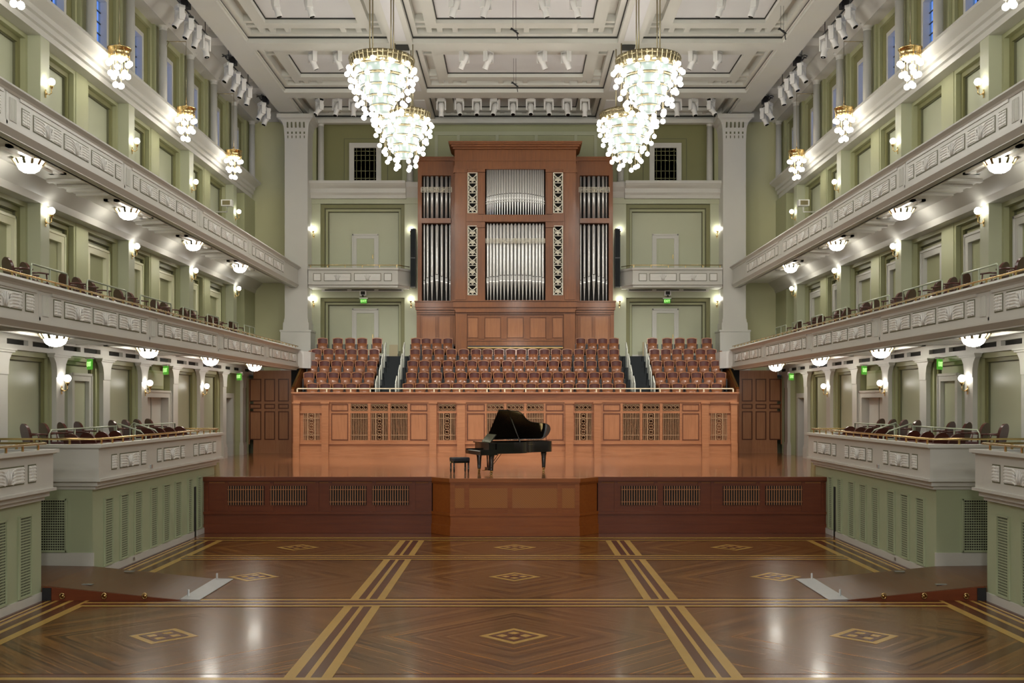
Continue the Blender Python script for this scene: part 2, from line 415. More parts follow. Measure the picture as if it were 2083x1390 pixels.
m.box(-13.6, 13.6, 50.2, 51.4, BB-.05, 18.35, 0)
cof = [(-9.98,-4.70), (-3.82,3.82), (4.70,9.98)]
ends = bys[1:]
for i, y0 in enumerate(bys):
    y0 = y0+.415; y1 = (bys[i+1]-.415) if i+1 < len(bys) else 50.2
    if y0 > 50: continue
    for x0, x1 in cof:
        def ring(a, b, z0, z1, mi):    # frame between insets a and b
            m.box(x0+a[0], x1-a[0], y0+a[1], y0+b[1], z0, z1, mi); m.box(x0+a[0], x1-a[0], y1-b[1], y1-a[1], z0, z1, mi)
            m.box(x0+a[0], x0+b[0], y0+b[1], y1-b[1], z0, z1, mi); m.box(x1-b[0], x1-a[0], y0+b[1], y1-b[1], z0, z1, mi)
        k = 1.0 if y1-y0 > 4 else .62
        ring((0,0), (.03,.03), 17.60, 17.66, 2)
        ring((0,0), (.22,.32*k), 17.66, 18.35, 0)
        ring((.22,.32*k), (.56,.78*k), 17.98, 18.35, 0)
        ring((.56,.78*k), (.98,1.30*k), 17.70, 18.35, 0)
        ring((.98,1.30*k), (1.01,1.34*k), 17.84, 18.35, 2)
        m.box(x0+.98, x1-.98, y0+1.3*k, y1-1.3*k, 17.88, 18.35, 1)
        W = x1-x0; H = y1-y0       # ribs across the channel
        xr = [x0+.66, x0+1.05, x0+1.62, x1-1.62, x1-1.05, x1-.66] + ([ (x0+x1)/2-.62, (x0+x1)/2+.42] if W > 7 else [])
        for x in xr:
            m.box(x-.1, x+.1, y0+.3*k, y0+.8*k, 17.72, 18.3, 0); m.box(x-.1, x+.1, y1-.8*k, y1-.3*k, 17.72, 18.3, 0)
        if H > 4:
            for y in (y0+1.35, y1-1.35, y0+.9, y1-.9):
                m.box(x0+.2, x0+.6, y-.1, y+.1, 17.72, 18.3, 0); m.box(x1-.6, x1-.2, y-.1, y+.1, 17.72, 18.3, 0)
for s in (-1, 1):   # aisle ceiling between long beam and wall
    m.box(10.9*s, 13.6*s, YB, 50.3, 17.95, 18.35, 0)
    for y in bys:
        m.box(10.9*s, 12.3*s, y-.42, y+.42, 17.62, 18.0, 0)
        m.box(11.1*s, 11.9*s, y+.75, y+5.5, 17.93, 17.90, 1); m.box(11.06*s, 11.1*s, y+.7, y+5.55, 17.95, 17.9, 2); m.box(11.9*s, 11.94*s, y+.7, y+5.55, 17.95, 17.9, 2)
        m.box(11.1*s, 11.9*s, y+.66, y+.7, 17.95, 17.9, 2); m.box(11.1*s, 11.9*s, y+5.5, y+5.54, 17.95, 17.9, 2)
m.box(-9.9, 9.9, 49.9, 50.2, 17.25, 17.45, 0)
struct(m, 'ceiling', [CEIL, CEILP, SLOT])

# back wall behind the choir
m = M()   # 0 mid green 1 pale 2 olive 3 cream 4 painted shadow line 5 dark
m.box(-13.9, 13.9, 51.2, 51.5, 0, 18.6, 0)
for s in (-1, 1):
    m.box(9.22*s, 10.0*s, 50, 51.3, 4, 14.42, 1); m.box(4.3*s, 5.24*s, 50, 51.3, 4, 14.42, 1)
    m.box(10.02*s, 13.15*s, 50.25, 51.1, 0, 17.9, 6)
    for z0, z1, pb in ((6.1, 9.0, 1), (9.5, 13.44, 1)):
        x0, x1 = 5.24, 9.22; zt = z1; yy = 50.12
        for w_, mi in ((.17,2),(.03,4),(.10,0),(.03,4)):
            m.box(x0*s, (x0+w_)*s, yy, 51.3, z0, zt, mi); m.box((x1-w_)*s, x1*s, yy, 51.3, z0, zt, mi); m.box((x0+w_)*s, (x1-w_)*s, yy, 51.3, zt-w_, zt, mi)
            x0 += w_; x1 -= w_; zt -= w_; yy += .09
        m.box(x0*s, x1*s, 50.5, 51.3, z0, zt, pb)
        m.box(5.24*s, 9.22*s, 50, 51.3, z1, z1+(.36 if z1 < 10 else .3), 1)
    m.box(5.3*s, 9.22*s, 50.44, 50.52, 6.13, 6.32, 3)
    m.box(4.3*s, 9.7*s, 49.95, 51.3, 13.44, 13.72, 1)
    # cornice
    m.prism([(51.3,13.66),(49.75,13.66),(49.72,13.8),(49.62,13.9),(49.62,14.1),(49.45,14.2),(49.35,14.3),(49.35,14.42),(51.3,14.42)], 'x', 5.15*s, 9.75*s, 3)
    m.prism([(51.3,13.66),(50.0,13.66),(49.9,14.0),(49.75,14.2),(49.7,14.42),(51.3,14.42)], 'x', 4.2*s, 5.15*s, 3)
    # soffit slots over the choir doors
    m.box(5.3*s, 9.15*s, 49.93, 50.05, 9.28, 9.42, 3)
    for a, b in ((660,705.5), (714.5,760.5), (769,816)):
        m.box(hx(a,50)*s, hx(b,50)*s, 49.9, 49.94, 9.34, 9.43, 5)
    # clerestory
    m.box(4.9*s, 9.6*s, 50.6, 51.3, 14.42, 17.5, 2)
    m.box(8.2*s, 6.1*s, 50.58, 50.62, 14.42, 16.68, 4); m.box(8.17*s, 6.13*s, 50.56, 50.62, 14.42, 16.65, 2)
    m.box(9.45*s, 9.7*s, 50.2, 51.3, 14.42, 17.5, 0)
    m.box(5.4*s, 4.3*s, 50.45, 51.3, 14.42, 17.5, 0)
m.box(-4.9, 4.9, 50.7, 51.3, 6, 17.5, 0)
for a in (883.5, 924, 1004.5, 1084, 1163, 1208): m.box(hx(a,50.6)-.07, hx(a,50.6)+.07, 50.63, 50.72, 13, 17.0, 1)
m.box(-3.9, 3.9, 50.62, 50.72, 16.85, 17.03, 1)
struct(m, 'wall_back', [GRN, GRNL, GRND, CREAM, OLIVE, SLOT, GRNF])
n_w = 17
for s in (-1, 1):
    w_ = link('window_%d' % n_w, None, None, (7.17*s, 50.5, 14.42)); n_w += 1; w_['kind'] = 'structure'
    f = M(); f.box(-.76,-.53,-.06,.1,0,2.02); f.box(.53,.76,-.06,.1,0,2.02); f.box(-.53,.53,-.06,.1,1.79,2.02); f.build('window_frame', CREAM, w_)
    M().box(-.53,.53,.06,.09,0,1.79).build('pane', DGLASS, w_)
    g = M()
    for x in (-.42,-.2,0,.2,.42): g.box(x-.012,x+.012,.04,.07,0,1.79)
    for z in (.35,.7,1.2,1.45,1.65): g.box(-.53,.53,.04,.07,z-.012,z+.012)
    g.build('muntin', GRND, w_)

# proscenium pilasters
for s, sd in SIDES:
    p = thing('pilaster', 'tall white pilaster with slotted capital at the %s of the choir' % sd, 'pilaster', (10.16*s, 49.0, 6.0), 0)
    M().box(-.53,.53,0,1.3,1.9,10.35).build('shaft', CREAM, p)
    b = M(); b.box(-.70,.70,-.14,1.3,-1.6,1.32); b.box(-.73,.73,-.17,1.3,1.32,1.40); b.box(-.60,.60,-.07,1.3,1.40,1.75); b.box(-.56,.56,-.03,1.3,1.75,1.92); b.build('plinth', CREAM, p)
    c = M()
    prof = [(.53,10.1),(.545,10.5),(.57,10.8),(.62,11.0),(.72,11.12),(.80,11.18)]
    for (a,z0),(b_,z1) in zip(prof, prof[1:]):
        dy0, dy1 = a-.53, b_-.53
        c.add([(-a,-dy0,z0),(a,-dy0,z0),(a,1.3,z0),(-a,1.3,z0),(-b_,-dy1,z1),(b_,-dy1,z1),(b_,1.3,z1),(-b_,1.3,z1)], [(0,1,5,4),(1,2,6,5),(3,0,4,7),(2,3,7,6)], 0)
    c.box(-.84,.84,-.32,1.3,11.18,11.36); c.build('capital', CREAM, p)
    g = M()
    for i in range(5):
        x = -.38+.19*i; g.box(x-.03,x+.03,-.13,0,10.78,11.02); g.box(x-.035,x+.035,-.025,0,10.5,10.6); g.box(x-.02,x+.02,-.02,0,10.3,10.42)
    g.box(-.545,.545,-.015,0,10.66,10.69)
    g.build('capital_slot', OLIVE, p)

# ---------------------------------------------------------------- storey one columns, clerestory columns
def lev1_column():
    t = thing('column', '', 'column')       # origin: face centre, x outward handled by mirror
    s_ = M().box(-.06,.06,-.25,.25,.55,3.2); s_.box(-.05,.06,-.245,.245,3.2,3.23); s_.build('shaft', CREAM, t)
    c = M(); pr = [(.25,2.95),(.26,3.15),(.31,3.32),(.42,3.45),(.47,3.48)]
    poly = [(-a, z) for a, z in pr[::-1]] + [(a, z) for a, z in pr]
    c.prism([(y,z) for y,z in poly], 'x', -.08, .06); c.box(-.12,.06,-.50,.50,3.48,3.53); c.box(-.15,.06,-.54,.54,3.53,3.57); c.build('capital', CREAM, t)
    b = M(); b.box(-.10,.08,-.29,.29,0,.45); b.box(-.08,.08,-.27,.27,.45,.55); b.build('base', CREAM, t)
    return t
pc = Proto(lev1_column())
for s, sd in SIDES:
    for k in range(0, 8):
        o = pc.put((12.03*s, YK(k), ST), 0 if s > 0 else pi, 'cream square column under the lower balcony on the %s, %s from the stage end' % (sd, ORD[7-k]))
def clr_column():
    t = thing('round_column', '', 'column')
    M().lathe([(.001,.12),(.165,.12),(.15,.2),(.135,2.75),(.001,2.75)], n=16).build('shaft', CREAM, t)
    M().lathe([(.001,2.72),(.14,2.72),(.15,2.78),(.14,2.8),(.19,2.88),(.25,2.93),(.25,3.0),(.001,3.0)], n=16).build('capital', CREAM, t)
    M().lathe([(.001,0),(.2,0),(.2,.08),(.17,.13),(.001,.13)], n=16).build('base', CREAM, t)
    return t
pr_ = Proto(clr_column())
for s, sd in SIDES:
    for k in range(0, 9):
        pr_.put((12.42*s, YK(k), 14.42), 0, 'slim round cream column beside the %s clerestory windows, %s from the far end' % (sd, ORD[8-k]))
    pr_.put((9.22*s, 50.15, 14.42), 0, 'slim round cream column between the %s pilaster and the dark leaded window' % sd)
    pr_.put((5.0*s, 50.15, 14.42), 0, 'slim round cream column on the ledge beside the %s of the organ' % sd)

# ---------------------------------------------------------------- doors
dn = 1
def sdoor(sx, y0, y1, z0, z1, x, fw, mt, leafmat, two=True, glass=False, depth=.3):
    global dn
    d = link('door_%d' % dn, None, None, (x*sx, (y0+y1)/2, z0)); dn += 1; d['kind'] = 'structure'
    h = (y1-y0)/2; H = z1-z0
    f = M(); f.box(0, depth+.1, -h, -h+fw, 0, H); f.box(0, depth+.1, h-fw, h, 0, H); f.box(0, depth+.1, -h+fw, h-fw, H-fw, H)
    f.box(-.025, .02, -h-.01, -h+.05, 0, H+.02); f.box(-.025, .02, h-.05, h+.01, 0, H+.02); f.box(-.025, .02, -h, h, H-.05, H+.02)
    f.mir(sx).build('door_frame', mt, d)
    g = M().box(depth-.02, depth+.05, -h+fw, h-fw, 0, H-fw)
    if two: g.box(depth-.035, depth-.015, -h+fw+.08, -.06, .1, H-fw-.1); g.box(depth-.035, depth-.015, .06, h-fw-.08, .1, H-fw-.1)
    lf = g.mir(sx).build('door_leaf', leafmat, d)
    if two: M().box(depth-.03, depth+.0, -.012, .012, 0, H-fw).mir(sx).build('door_gap', OLIVE, d)
    if glass: M().box(depth-.06, depth-.03, -.6, -.42, .8, H-fw-.25).mir(sx).build('door_glass', DGLASS, d)
for s, sd in SIDES:
    sdoor(s, 29.1, 30.5, ST, 4.83, 12.2, .2, CREAM, GRNL, False)
    sdoor(s, 34.45, 36.98, ST, 4.42, 12.05, .22, CREAM, CREAM, True, True, .28)
    for k in range(-1, 8):
        a = .26 if k % 2 else .40; b = .40 if k % 2 else .26
        yc = (YK(k)+a+YK(k+1)-b)/2
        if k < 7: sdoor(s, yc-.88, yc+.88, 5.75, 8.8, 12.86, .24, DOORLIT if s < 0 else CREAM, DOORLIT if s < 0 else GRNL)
    # stage-end door standing open on a dark room
    d = link('door_%d' % dn, None, None, (12.3*s, 45.0, ST)); dn += 1; d['kind'] = 'structure'
    f = M(); f.box(-.1,.3,-.85,-.65,0,2.7); f.box(-.1,.3,.65,.85,0,2.7); f.box(-.1,.3,-.65,.65,2.5,2.7); f.mir(s).build('door_frame', CREAM, d)
    M().box(.5,.55,-.65,.65,0,2.5).mir(s).build('door_leaf', mat('teal_door', (.03,.10,.10), .35), d)
    g = M()
    for z in (.3, 1.1, 1.8, 2.3): g.box(.46,.5,-.5,-.2,z,z+.08)
    g.mir(s).build('door_hinge', STEEL, d)
def bdoor(s, x0, x1, z0, z1, leaf):
    global dn
    d = link('door_%d' % dn, None, None, ((x0+x1)/2*s, 50.5, z0)); dn += 1; d['kind'] = 'structure'; h = abs(x1-x0)/2; H = z1-z0
    f = M(); f.box(-h,-h+.2,-.06,0,0,H); f.box(h-.2,h,-.06,0,0,H); f.box(-h+.2,h-.2,-.06,0,H-.2,H)
    f.box(-h-.01,-h+.05,-.09,0,0,H+.01); f.box(h-.05,h+.01,-.09,0,0,H+.01); f.box(-h,h,-.09,0,H-.05,H+.02); f.build('door_frame', CREAM, d)
    l = M().box(-h+.2,h-.2,-.02,0,0,H-.2); l.box(-h+.3,h-.3,-.035,0,.1,H-.32); l.build('door_leaf', leaf, d)
    M().box(h-.28,h-.25,-.09,-.03,.95,1.15).build('door_handle', BRASS, d)
for s in (-1, 1):
    bdoor(s, 6.54, 7.78, 6.15, 8.51, GRNL); bdoor(s, 6.54, 7.78, 9.95, 12.07, GRNL)
# ---------------------------------------------------------------- stage
sf = YS; tf = 31.85
m = M()
m.box(-9.9, 9.9, sf+.06, 44.4, ST-.2, ST); m.box(-12.4, -9.9, 33.95, 48.3, 0, ST); m.box(9.9, 12.4, 33.95, 48.3, 0, ST); m.box(-9.9,-9.42,44.4,48.3,ST-.2,ST); m.box(9.42,9.9,44.4,48.3,ST-.2,ST); m.box(-9.9,-9.6,32.7,33.95,ST-.2,ST)
m.prism([(-2.56,sf+.1),(-1.94,tf+.05),(1.94,tf+.05),(2.56,sf+.1)], 'z', ST-.2, ST)
o = struct(m, 'floor_stage', STAGEF)
m = M()
L0 = [(2.56,sf),(9.62,sf)]
st_o = thing('stage_apron', 'dark cherry wood panelled front of the stage with vent grilles and projecting centre', 'stage front', (0,0,0))
for s in (-1, 1):
    a = M()
    a.box(2.56*s, 9.62*s, sf+.04, sf+.5, 0, ST-.2); a.box(2.56*s, 9.62*s, sf, sf+.06, 0, .28); a.box(2.56*s, 9.62*s, sf-.02, sf+.06, .58, .66)
    a.box(2.56*s, 9.62*s, sf+.0, sf+.06, 1.58, ST-.12); 
    a.box(2.56*s, 9.62*s, sf-.06, sf+.2, ST-.12, ST-.001)
    for x in (2.62, 3.12, 4.35, 5.70, 6.1, 7.5, 8.9, 9.5): a.box((x-.05)*s, (x+.05)*s, sf+.015, sf+.06, .66, 1.58)
    a.build('front_panel', APRON, st_o)
pts = [(-2.56,sf),(-1.94,tf),(1.94,tf),(2.56,sf)]
def off(o_): return [(-2.56-o_,sf+.12),(-2.56-o_,sf),(-1.94-o_*.6,tf-o_),(1.94+o_*.6,tf-o_),(2.56+o_,sf),(2.56+o_,sf+.12)]
b = M()
b.prism(off(.02), 'z', 0, .30); b.prism(off(0), 'z', .30, .60); b.prism(off(.03), 'z', .60, .68); b.prism(off(-.03), 'z', .68, 1.56)
b.prism(off(.01), 'z', 1.56, ST-.12); b.prism(off(.05), 'z', ST-.12, ST-.001)
for x in (-1.88,-1.45,-.15,1.35,1.88): b.box(x-.07, x+.07, tf, tf+.1, .68, 1.56)
b.build('centre_front', CHERRYX, st_o)
for x0, x1 in ((-1.81,-1.52),(-1.38,-.22),(-.08,1.28),(1.42,1.81)): M().box(x0, x1, tf+.015, tf+.05, .84, 1.44).build('parquet_panel', PARQ, st_o)
vm = M(); vm.box(-.565,.565,.0,.035,0,.59,0)
for i in range(15): x = -.53+1.06*i/14; vm.box(x-.012, x+.012, -.03, 0, 0, .59, 1)
for z in (.10,.48): vm.box(-.565,.565,-.035,-.01,z-.01,z+.01,1)
vme = vm.mesh('vent_grille', [DARK, SCREENW])
for s in (-1, 1):
    for a_, b_ in ((464,537),(550,624),(671,745.5),(757,832.6)):
        x = hx((a_+b_)/2, sf, 1047.8)*s; link('vent_grille', vme, st_o, (x, sf+.005, .865))

# choir screen (carved wooden wall at the back of the stage)
DS = 44.27; sc_ = thing('choir_screen', 'long carved wooden screen with brass lattice grilles behind the grand piano', 'wooden screen', (0,0,0))
def zx(py): return pz(py, DS)
m = M()
HW = 9.3
m.box(-HW, HW, DS+.1, DS+.3, ST, zx(798), 0)
m.box(-HW, HW, DS+.02, DS+.1, ST, zx(902), 0); m.box(-HW, HW, DS-.06, DS+.1, ST, zx(920), 0); m.box(-HW, HW, DS-.04, DS+.1, zx(904), zx(901.5), 0)
m.box(-HW, HW, DS+.0, DS+.1, zx(819), zx(801), 0); m.box(-HW-.05, HW+.05, DS-.20, DS+.35, zx(801), zx(798), 0); m.box(-HW-.02, HW+.02, DS-.10, DS+.1, zx(803), zx(801), 0)
for s in (-1, 1):
    for a_, b_ in ((596,609),(654,668),(873,887),(929,945)):
        x0, x1 = hx(a_,DS)*s, hx(b_,DS)*s
        m.box(x0, x1, DS-.10, DS+.1, zx(902), zx(820), 0); m.box(x0+.0, x1, DS-.16, DS+.1, ST, zx(902), 0); m.box(x0+.04*s, x1-.04*s, DS-.15, DS, zx(821.5), zx(818), 0)
    for a_, b_ in ((668,672.5),(707,712),(747,752.6),(788,793),(828,833),(868,873),(945,949),(985,989),(1024,1029)):
        m.box(hx(a_,DS)*s, hx(b_,DS)*s, DS+.034, DS+.12, zx(901.7), zx(819.2), 0)
m.box(-HW, HW, DS+.04, DS+.12, zx(841), zx(836.5), 0); m.box(-HW, HW, DS+.04, DS+.12, zx(902), zx(896), 0); m.box(-HW, HW, DS+.04, DS+.12, zx(822), zx(819), 0)
m.build('panelling', SCREENX, sc_)
for s in (-1, 1):
    for a_, b_ in ((672.5,707),(833,868),(949,985)):
        for z0, z1 in ((836.5,822),(896,841)):
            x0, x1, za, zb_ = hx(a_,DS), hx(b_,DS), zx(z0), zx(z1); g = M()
            g.box((x0+.0)*s,(x0-.035)*s,DS+.02,DS+.1,za,zb_); g.box((x1)*s,(x1+.035)*s,DS+.02,DS+.1,za,zb_); g.box((x1+.035)*s,(x0-.035)*s,DS+.02,DS+.1,zb_-.035,zb_); g.box((x1+.035)*s,(x0-.035)*s,DS+.02,DS+.1,za,za+.035); g.build('panel_shadow_line', DARKCH, sc_)  # strips coloured dark as the shadow line round each panel
            M().box((hx(a_,DS)-.035)*s, (hx(b_,DS)+.035)*s, DS+.045, DS+.11, zx(z0)+.035, zx(z1)-.035).build('inset_panel', SCREENW, sc_)
def lattice(w_, h_, kind):
    m = M(); m.box(-w_/2, w_/2, .05, .09, 0, h_, 0)
    def rg(x, z, r): m.tube([(x+r*cos(t*pi/6), .0, z+r*sin(t*pi/6)) for t in range(12)], .014, 4, 1, True)
    if kind == 'top':
        n = 4
        for i in range(n):
            x = -w_/2+w_*(i+.5)/n; rg(x, h_/2, .075)
            for sx_ in (-1, 1):
                for sz_ in (-1, 1): m.bar((x+sx_*.05,.01,h_/2+sz_*.05),(x+sx_*w_/n/2,.01,h_/2+sz_*.12), .012, mi=1)
        for z in (.03, h_-.03): m.box(-w_/2, w_/2, -.01, .02, z-.008, z+.008, 1)
    else:
        xs = [-w_/2+w_*(i+.5)/10 for i in range(10)]
        for x in xs:
            if kind == 'ring' and abs(x) < .12: continue
            m.box(x-.010, x+.010, -.01, .0, 0, h_, 1)
        if kind == 'ring':
            for i in range(5):
                z = h_*(i+.5)/5; rg(0, z, .075)
                for sx_ in (-1, 1):
                    for sz_ in (-1, 1): m.bar((sx_*.05,.01,z+sz_*.05),(sx_*.11,.01,z+sz_*.11), .012, mi=1)
            for x in (-.14,.14): m.box(x-.014, x+.014, -.02, .03, 0, h_, 1)
        for z in (.19*h_, .81*h_): m.box(-w_/2, w_/2, -.02, .01, z-.012, z+.012, 1)
    return m
WG = .70; HT = zx(822)-zx(836.5); HM = zx(841)-zx(896)
LAT = mat('bronze_lattice', (.46,.29,.16), .45, .1)
lt = {k: lattice(WG, HT if k == 'top' else HM, k).mesh('lattice_grille', [DARK, LAT]) for k in ('top','ring','bar')}
for s in (-1, 1):
    for px, kd, tp in ((632,'ring',0),(729.5,'bar',1),(770.5,'ring',1),(810.5,'bar',1),(908.3,'ring',1),(1006.5,'bar',1)):
        x = hx(px,DS)*s
        link('lattice_grille', lt[kd], sc_, (x, DS+.05, zx(896)))
        if tp: link('upper_lattice', lt['top'], sc_, (x, DS+.05, zx(836.5)))
link('lattice_grille', lt['ring'], sc_, (0, DS+.05, zx(896))); link('upper_lattice', lt['top'], sc_, (0, DS+.05, zx(836.5)))
r_ = thing('brass_rail', 'thin brass rail on short posts along the top of the choir screen', 'railing', (0,DS+.12,zx(798)))
M().box(-9.15, 9.15, -.02, .02, .125, .17).build('rail', PALEB, r_)
pm = M().box(-.025,.025,-.02,.02,0,.14).mesh('post', PALEB)
for px in (602,662,711,751,791,832,881,933,989,1025): 
    for s in (-1, 1): link('post', pm, r_, (hx(px,DS,1046.5)*s, 0, 0))
# side panelling behind the stage corners
for s, sd in SIDES:
    t = thing('wood_panelling', 'dark cherry panelled wall at the %s rear corner of the stage' % sd, 'wood panelling', (0,0,0)); m = M()
    Y = 48.2; f_ = lambda py: pz(py, Y)
    m.box(9.43*s, 11.93*s, Y, Y+.05, ST, 5.29); m.box(9.75*s, 11.93*s, Y-.06, Y, ST, f_(905)); m.box(9.75*s, 11.93*s, Y-.08, Y, ST, ST+.2); m.box(9.75*s, 11.93*s, Y-.05, Y, f_(905), f_(895))
    m.box(9.75*s, 11.93*s, Y-.05, Y, f_(771), 5.5); m.box(9.75*s, 11.93*s, Y-.05, Y, f_(837), f_(832)); m.box(9.75*s, 11.93*s, Y-.05, Y, f_(822), f_(817))
    for a_ in (504, 534, 562, 590): m.box((hx(a_,Y)-.07)*s, (hx(a_,Y)+.07)*s, Y-.055, Y, f_(904), f_(772))
    m.build('panelling', REARW, t)
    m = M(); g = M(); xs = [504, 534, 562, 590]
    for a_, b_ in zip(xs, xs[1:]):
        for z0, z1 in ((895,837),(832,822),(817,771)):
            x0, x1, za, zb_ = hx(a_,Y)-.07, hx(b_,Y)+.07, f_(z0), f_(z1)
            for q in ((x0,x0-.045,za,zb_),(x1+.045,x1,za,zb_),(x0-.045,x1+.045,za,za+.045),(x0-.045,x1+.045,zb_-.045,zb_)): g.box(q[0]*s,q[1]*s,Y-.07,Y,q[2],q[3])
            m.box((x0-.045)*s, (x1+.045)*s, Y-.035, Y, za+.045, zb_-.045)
    m.build('raised_panel', REARW, t); g.build('panel_shadow_line', DARKCH, t)  # dark strips paint the shade between panel and stile
    # flank of the choir platform with its sloping brass trim
    m = M(); m.prism([(44.45,ST),(48.2,ST),(48.2,6.4),(47.6,6.1),(44.45,4.6)], 'x', 9.3*s, 9.42*s); m.build('flank', CHERRY, t)
    m = M(); m.bar((9.36*s,44.45,4.66),(9.36*s,47.6,6.2),.09,.05); m.build('trim', BRASS, t)

# choir platforms and stairs
rz = [4.0, 4.5, 5.04, 5.6, 6.15]
m = M()
for r in range(5):
    y0 = 44.42+.92*r; y1 = 44.42+.92*(r+1) if r < 4 else 50.0
    if r < 4: m.box(-9.28, 9.28, y0, y1, 3.4, rz[r])
    else:
        for s in (-1, 1): m.box(2.75*s, 10.2*s, y0, y1, 3.4, rz[r])
    if r:
        for s in (-1, 1): m.box(5.15*s, 6.65*s, y0-.32, y0, 3.4, rz[r]-.26)
struct(m, 'floor_choir', CARPET)

# ---------------------------------------------------------------- organ
DO = 48.0; DSd = 49.0
ox = lambda px: (1046.5-px)*DO/F
oz = lambda py: pz(py, DO)
og = thing('pipe_organ', 'large cherry wood pipe organ with tin pipes standing behind the choir seats', 'organ', (0,0,0))
m = M()
def bx(a_, b_, y, y1, t, bt, d=DO, mi=0, both=True):   # box from pixels, mirrored
    for s in ((-1,1) if both else (1,)): m.box((1046.5-a_)*d/F*s, (1046.5-b_)*d/F*s, y, y1, pz(bt,d), pz(t,d), mi)
# centre tower
bx(923,1046.5,DO,DO+1.6,305,344); bx(923,949,DO,DO+1.6,344,612); bx(970,985,DO+.04,DO+1.2,344,612)
bx(971,983,DO-.04,DO+.1,352,436); bx(969,985,DO-.08,DO+.1,344,351)
bx(947,1046.5,DO-.02,DO+1.2,437,451); bx(949,970,DO+.02,DO+.5,344,352); bx(949,970,DO+.02,DO+.5,433,460); bx(949,970,DO+.02,DO+.5,600,613)
bx(968,985,DO-.05,DO+.1,457,463); bx(925,946,DO-.05,DO+.1,352,610); bx(921,949,DO-.09,DO+.1,345,352)
for a_, b_, t, bt, o_ in ((912,1046.5,293,296.5,.55),(914,1046.5,296.5,299,.5),(917,1046.5,299,302,.38),(920,1046.5,302,305,.2),(921,1046.5,326,328,.04)): bx(a_, b_, DO-o_, DO+1.6, t, bt)
# base ledges of the centre
for a_, b_, t, bt, o_ in ((920,1046.5,612,614,.26),(921,1046.5,614,626,.20),(923,1046.5,626,632,.12),(925,1046.5,632,636,.2),(925,1046.5,636,640,.1)): bx(a_, b_, DO-o_, DO+1.6, t, bt)
bx(925,1046.5,DO,DO+1.6,640,722)
bx(925,948,DO-.1,DO,640,722); bx(949,1046.5,DO-.03,DO,640,646); bx(949,1046.5,DO-.03,DO,689,694)
for c_ in (973, 1000+4, 1025): pass
for a_, b_ in ((972,984),(1017,1029.5)): bx(a_, b_, DO-.06, DO, 645, 690)
# side towers
bx(848,925,DSd,DSd+1.0,345,357,DSd); bx(848,856,DSd,DSd+1,357,612,DSd); bx(915.5,925,DSd,DSd+1,357,612,DSd); bx(856,917,DSd,DSd+1,444,454,DSd)
for a_, t, bt, o_ in ((846,320,323,.14),(847,323,328,.1),(849,328,345,.0)): bx(a_,923,DSd-o_,DSd+1,t,bt,DSd)
for a_, t, bt, o_ in ((842,613,615,.22),(843,615,626,.18),(844,626,631,.13),(846,633,636,.14),(846,636,640,.08)): bx(a_,924,DSd-o_,DSd+1,t,bt,DSd)
bx(846,924,DSd,DSd+1,612,705,DSd); bx(846,853,DSd-.04,DSd,640,705,DSd); bx(886,889.5,DSd-.02,DSd,642,705,DSd); bx(916,920,DSd-.03,DSd,642,705,DSd)
m.box(-4.4,4.4,DO+1.6,49.99,10,oz(310)-.3)
m.build('case', CHERRY, og)
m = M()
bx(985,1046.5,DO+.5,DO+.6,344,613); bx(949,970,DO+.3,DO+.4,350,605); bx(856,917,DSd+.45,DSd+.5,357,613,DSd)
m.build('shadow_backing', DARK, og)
m = M()
for a_, b_ in ((951,970),(985.5,1016)):
    for q in (-1, 1): M().box(ox(a_)*q, ox(b_)*q, DO-.035, DO, oz(687), oz(648)).build('base_panel', PANELW, og)
M().box(-ox(1031), ox(1031), DO-.035, DO, oz(687), oz(648)).build('base_panel', PANELW, og)
for a_, b_ in ((858,884),(892,914)):
    for q in (-1, 1): M().box((1046.5-a_)*DSd/F*q, (1046.5-b_)*DSd/F*q, DSd-.02, DSd, pz(705,DSd), pz(645,DSd)).build('base_panel', PANELW, og)
m = M(); bx(950,1046.5,DO-.32,DO,707,709.5); m.build('music_ledge', GOLDW, og)
m = M(); bx(951,1046.5,DO-.25,DO-.02,704,707); m.build('ledge_cover', BLACKM, og)
# fretwork strips
def fret(n, w_, h_):
    m = M(); c = h_/n
    for x in (-w_/2+.02, w_/2-.02): m.box(x-.02, x+.02, -.02, .02, 0, h_)
    for i in range(n+1): m.box(-w_/2, w_/2, -.02, .02, i*c-.015, i*c+.015)
    for i in range(n):
        z = i*c; q = w_/2-.04
        m.bar((-q,0,z+.05),(q,0,z+c-.08),.03); m.bar((q,0,z+.05),(-q,0,z+c-.08),.03)
        for s in (-1, 1):
            m.tube([(s*.03,0,z+c*.3),(s*q*.6,0,z+c*.5),(s*q*.85,0,z+c*.9)], .012, 4); m.tube([(s*.03,0,z+c*.3),(s*q*.75,0,z+c*.32),(s*q,0,z+c*.6)], .012, 4)
            m.bar((0,0,z+c*.08),(s*.12,0,z+c*.38),.025); m.bar((s*.12,0,z+c*.38),(0,0,z+c*.55),.02)
        m.sph((0,-.01,z+c*.28), .05, 8, 6)
    return m
w1 = 20*DO/F
fu = fret(4, w1, oz(352)-oz(433)).mesh('fretwork_strip', IVORY); fd = fret(7, w1, oz(460)-oz(600)).mesh('fretwork_strip', IVORY)
for s in (-1, 1):
    link('fretwork_strip', fu, og, (ox(959.5)*s, DO+.0, oz(433))); link('fretwork_strip', fd, og, (ox(959.5)*s, DO+.0, oz(600)))
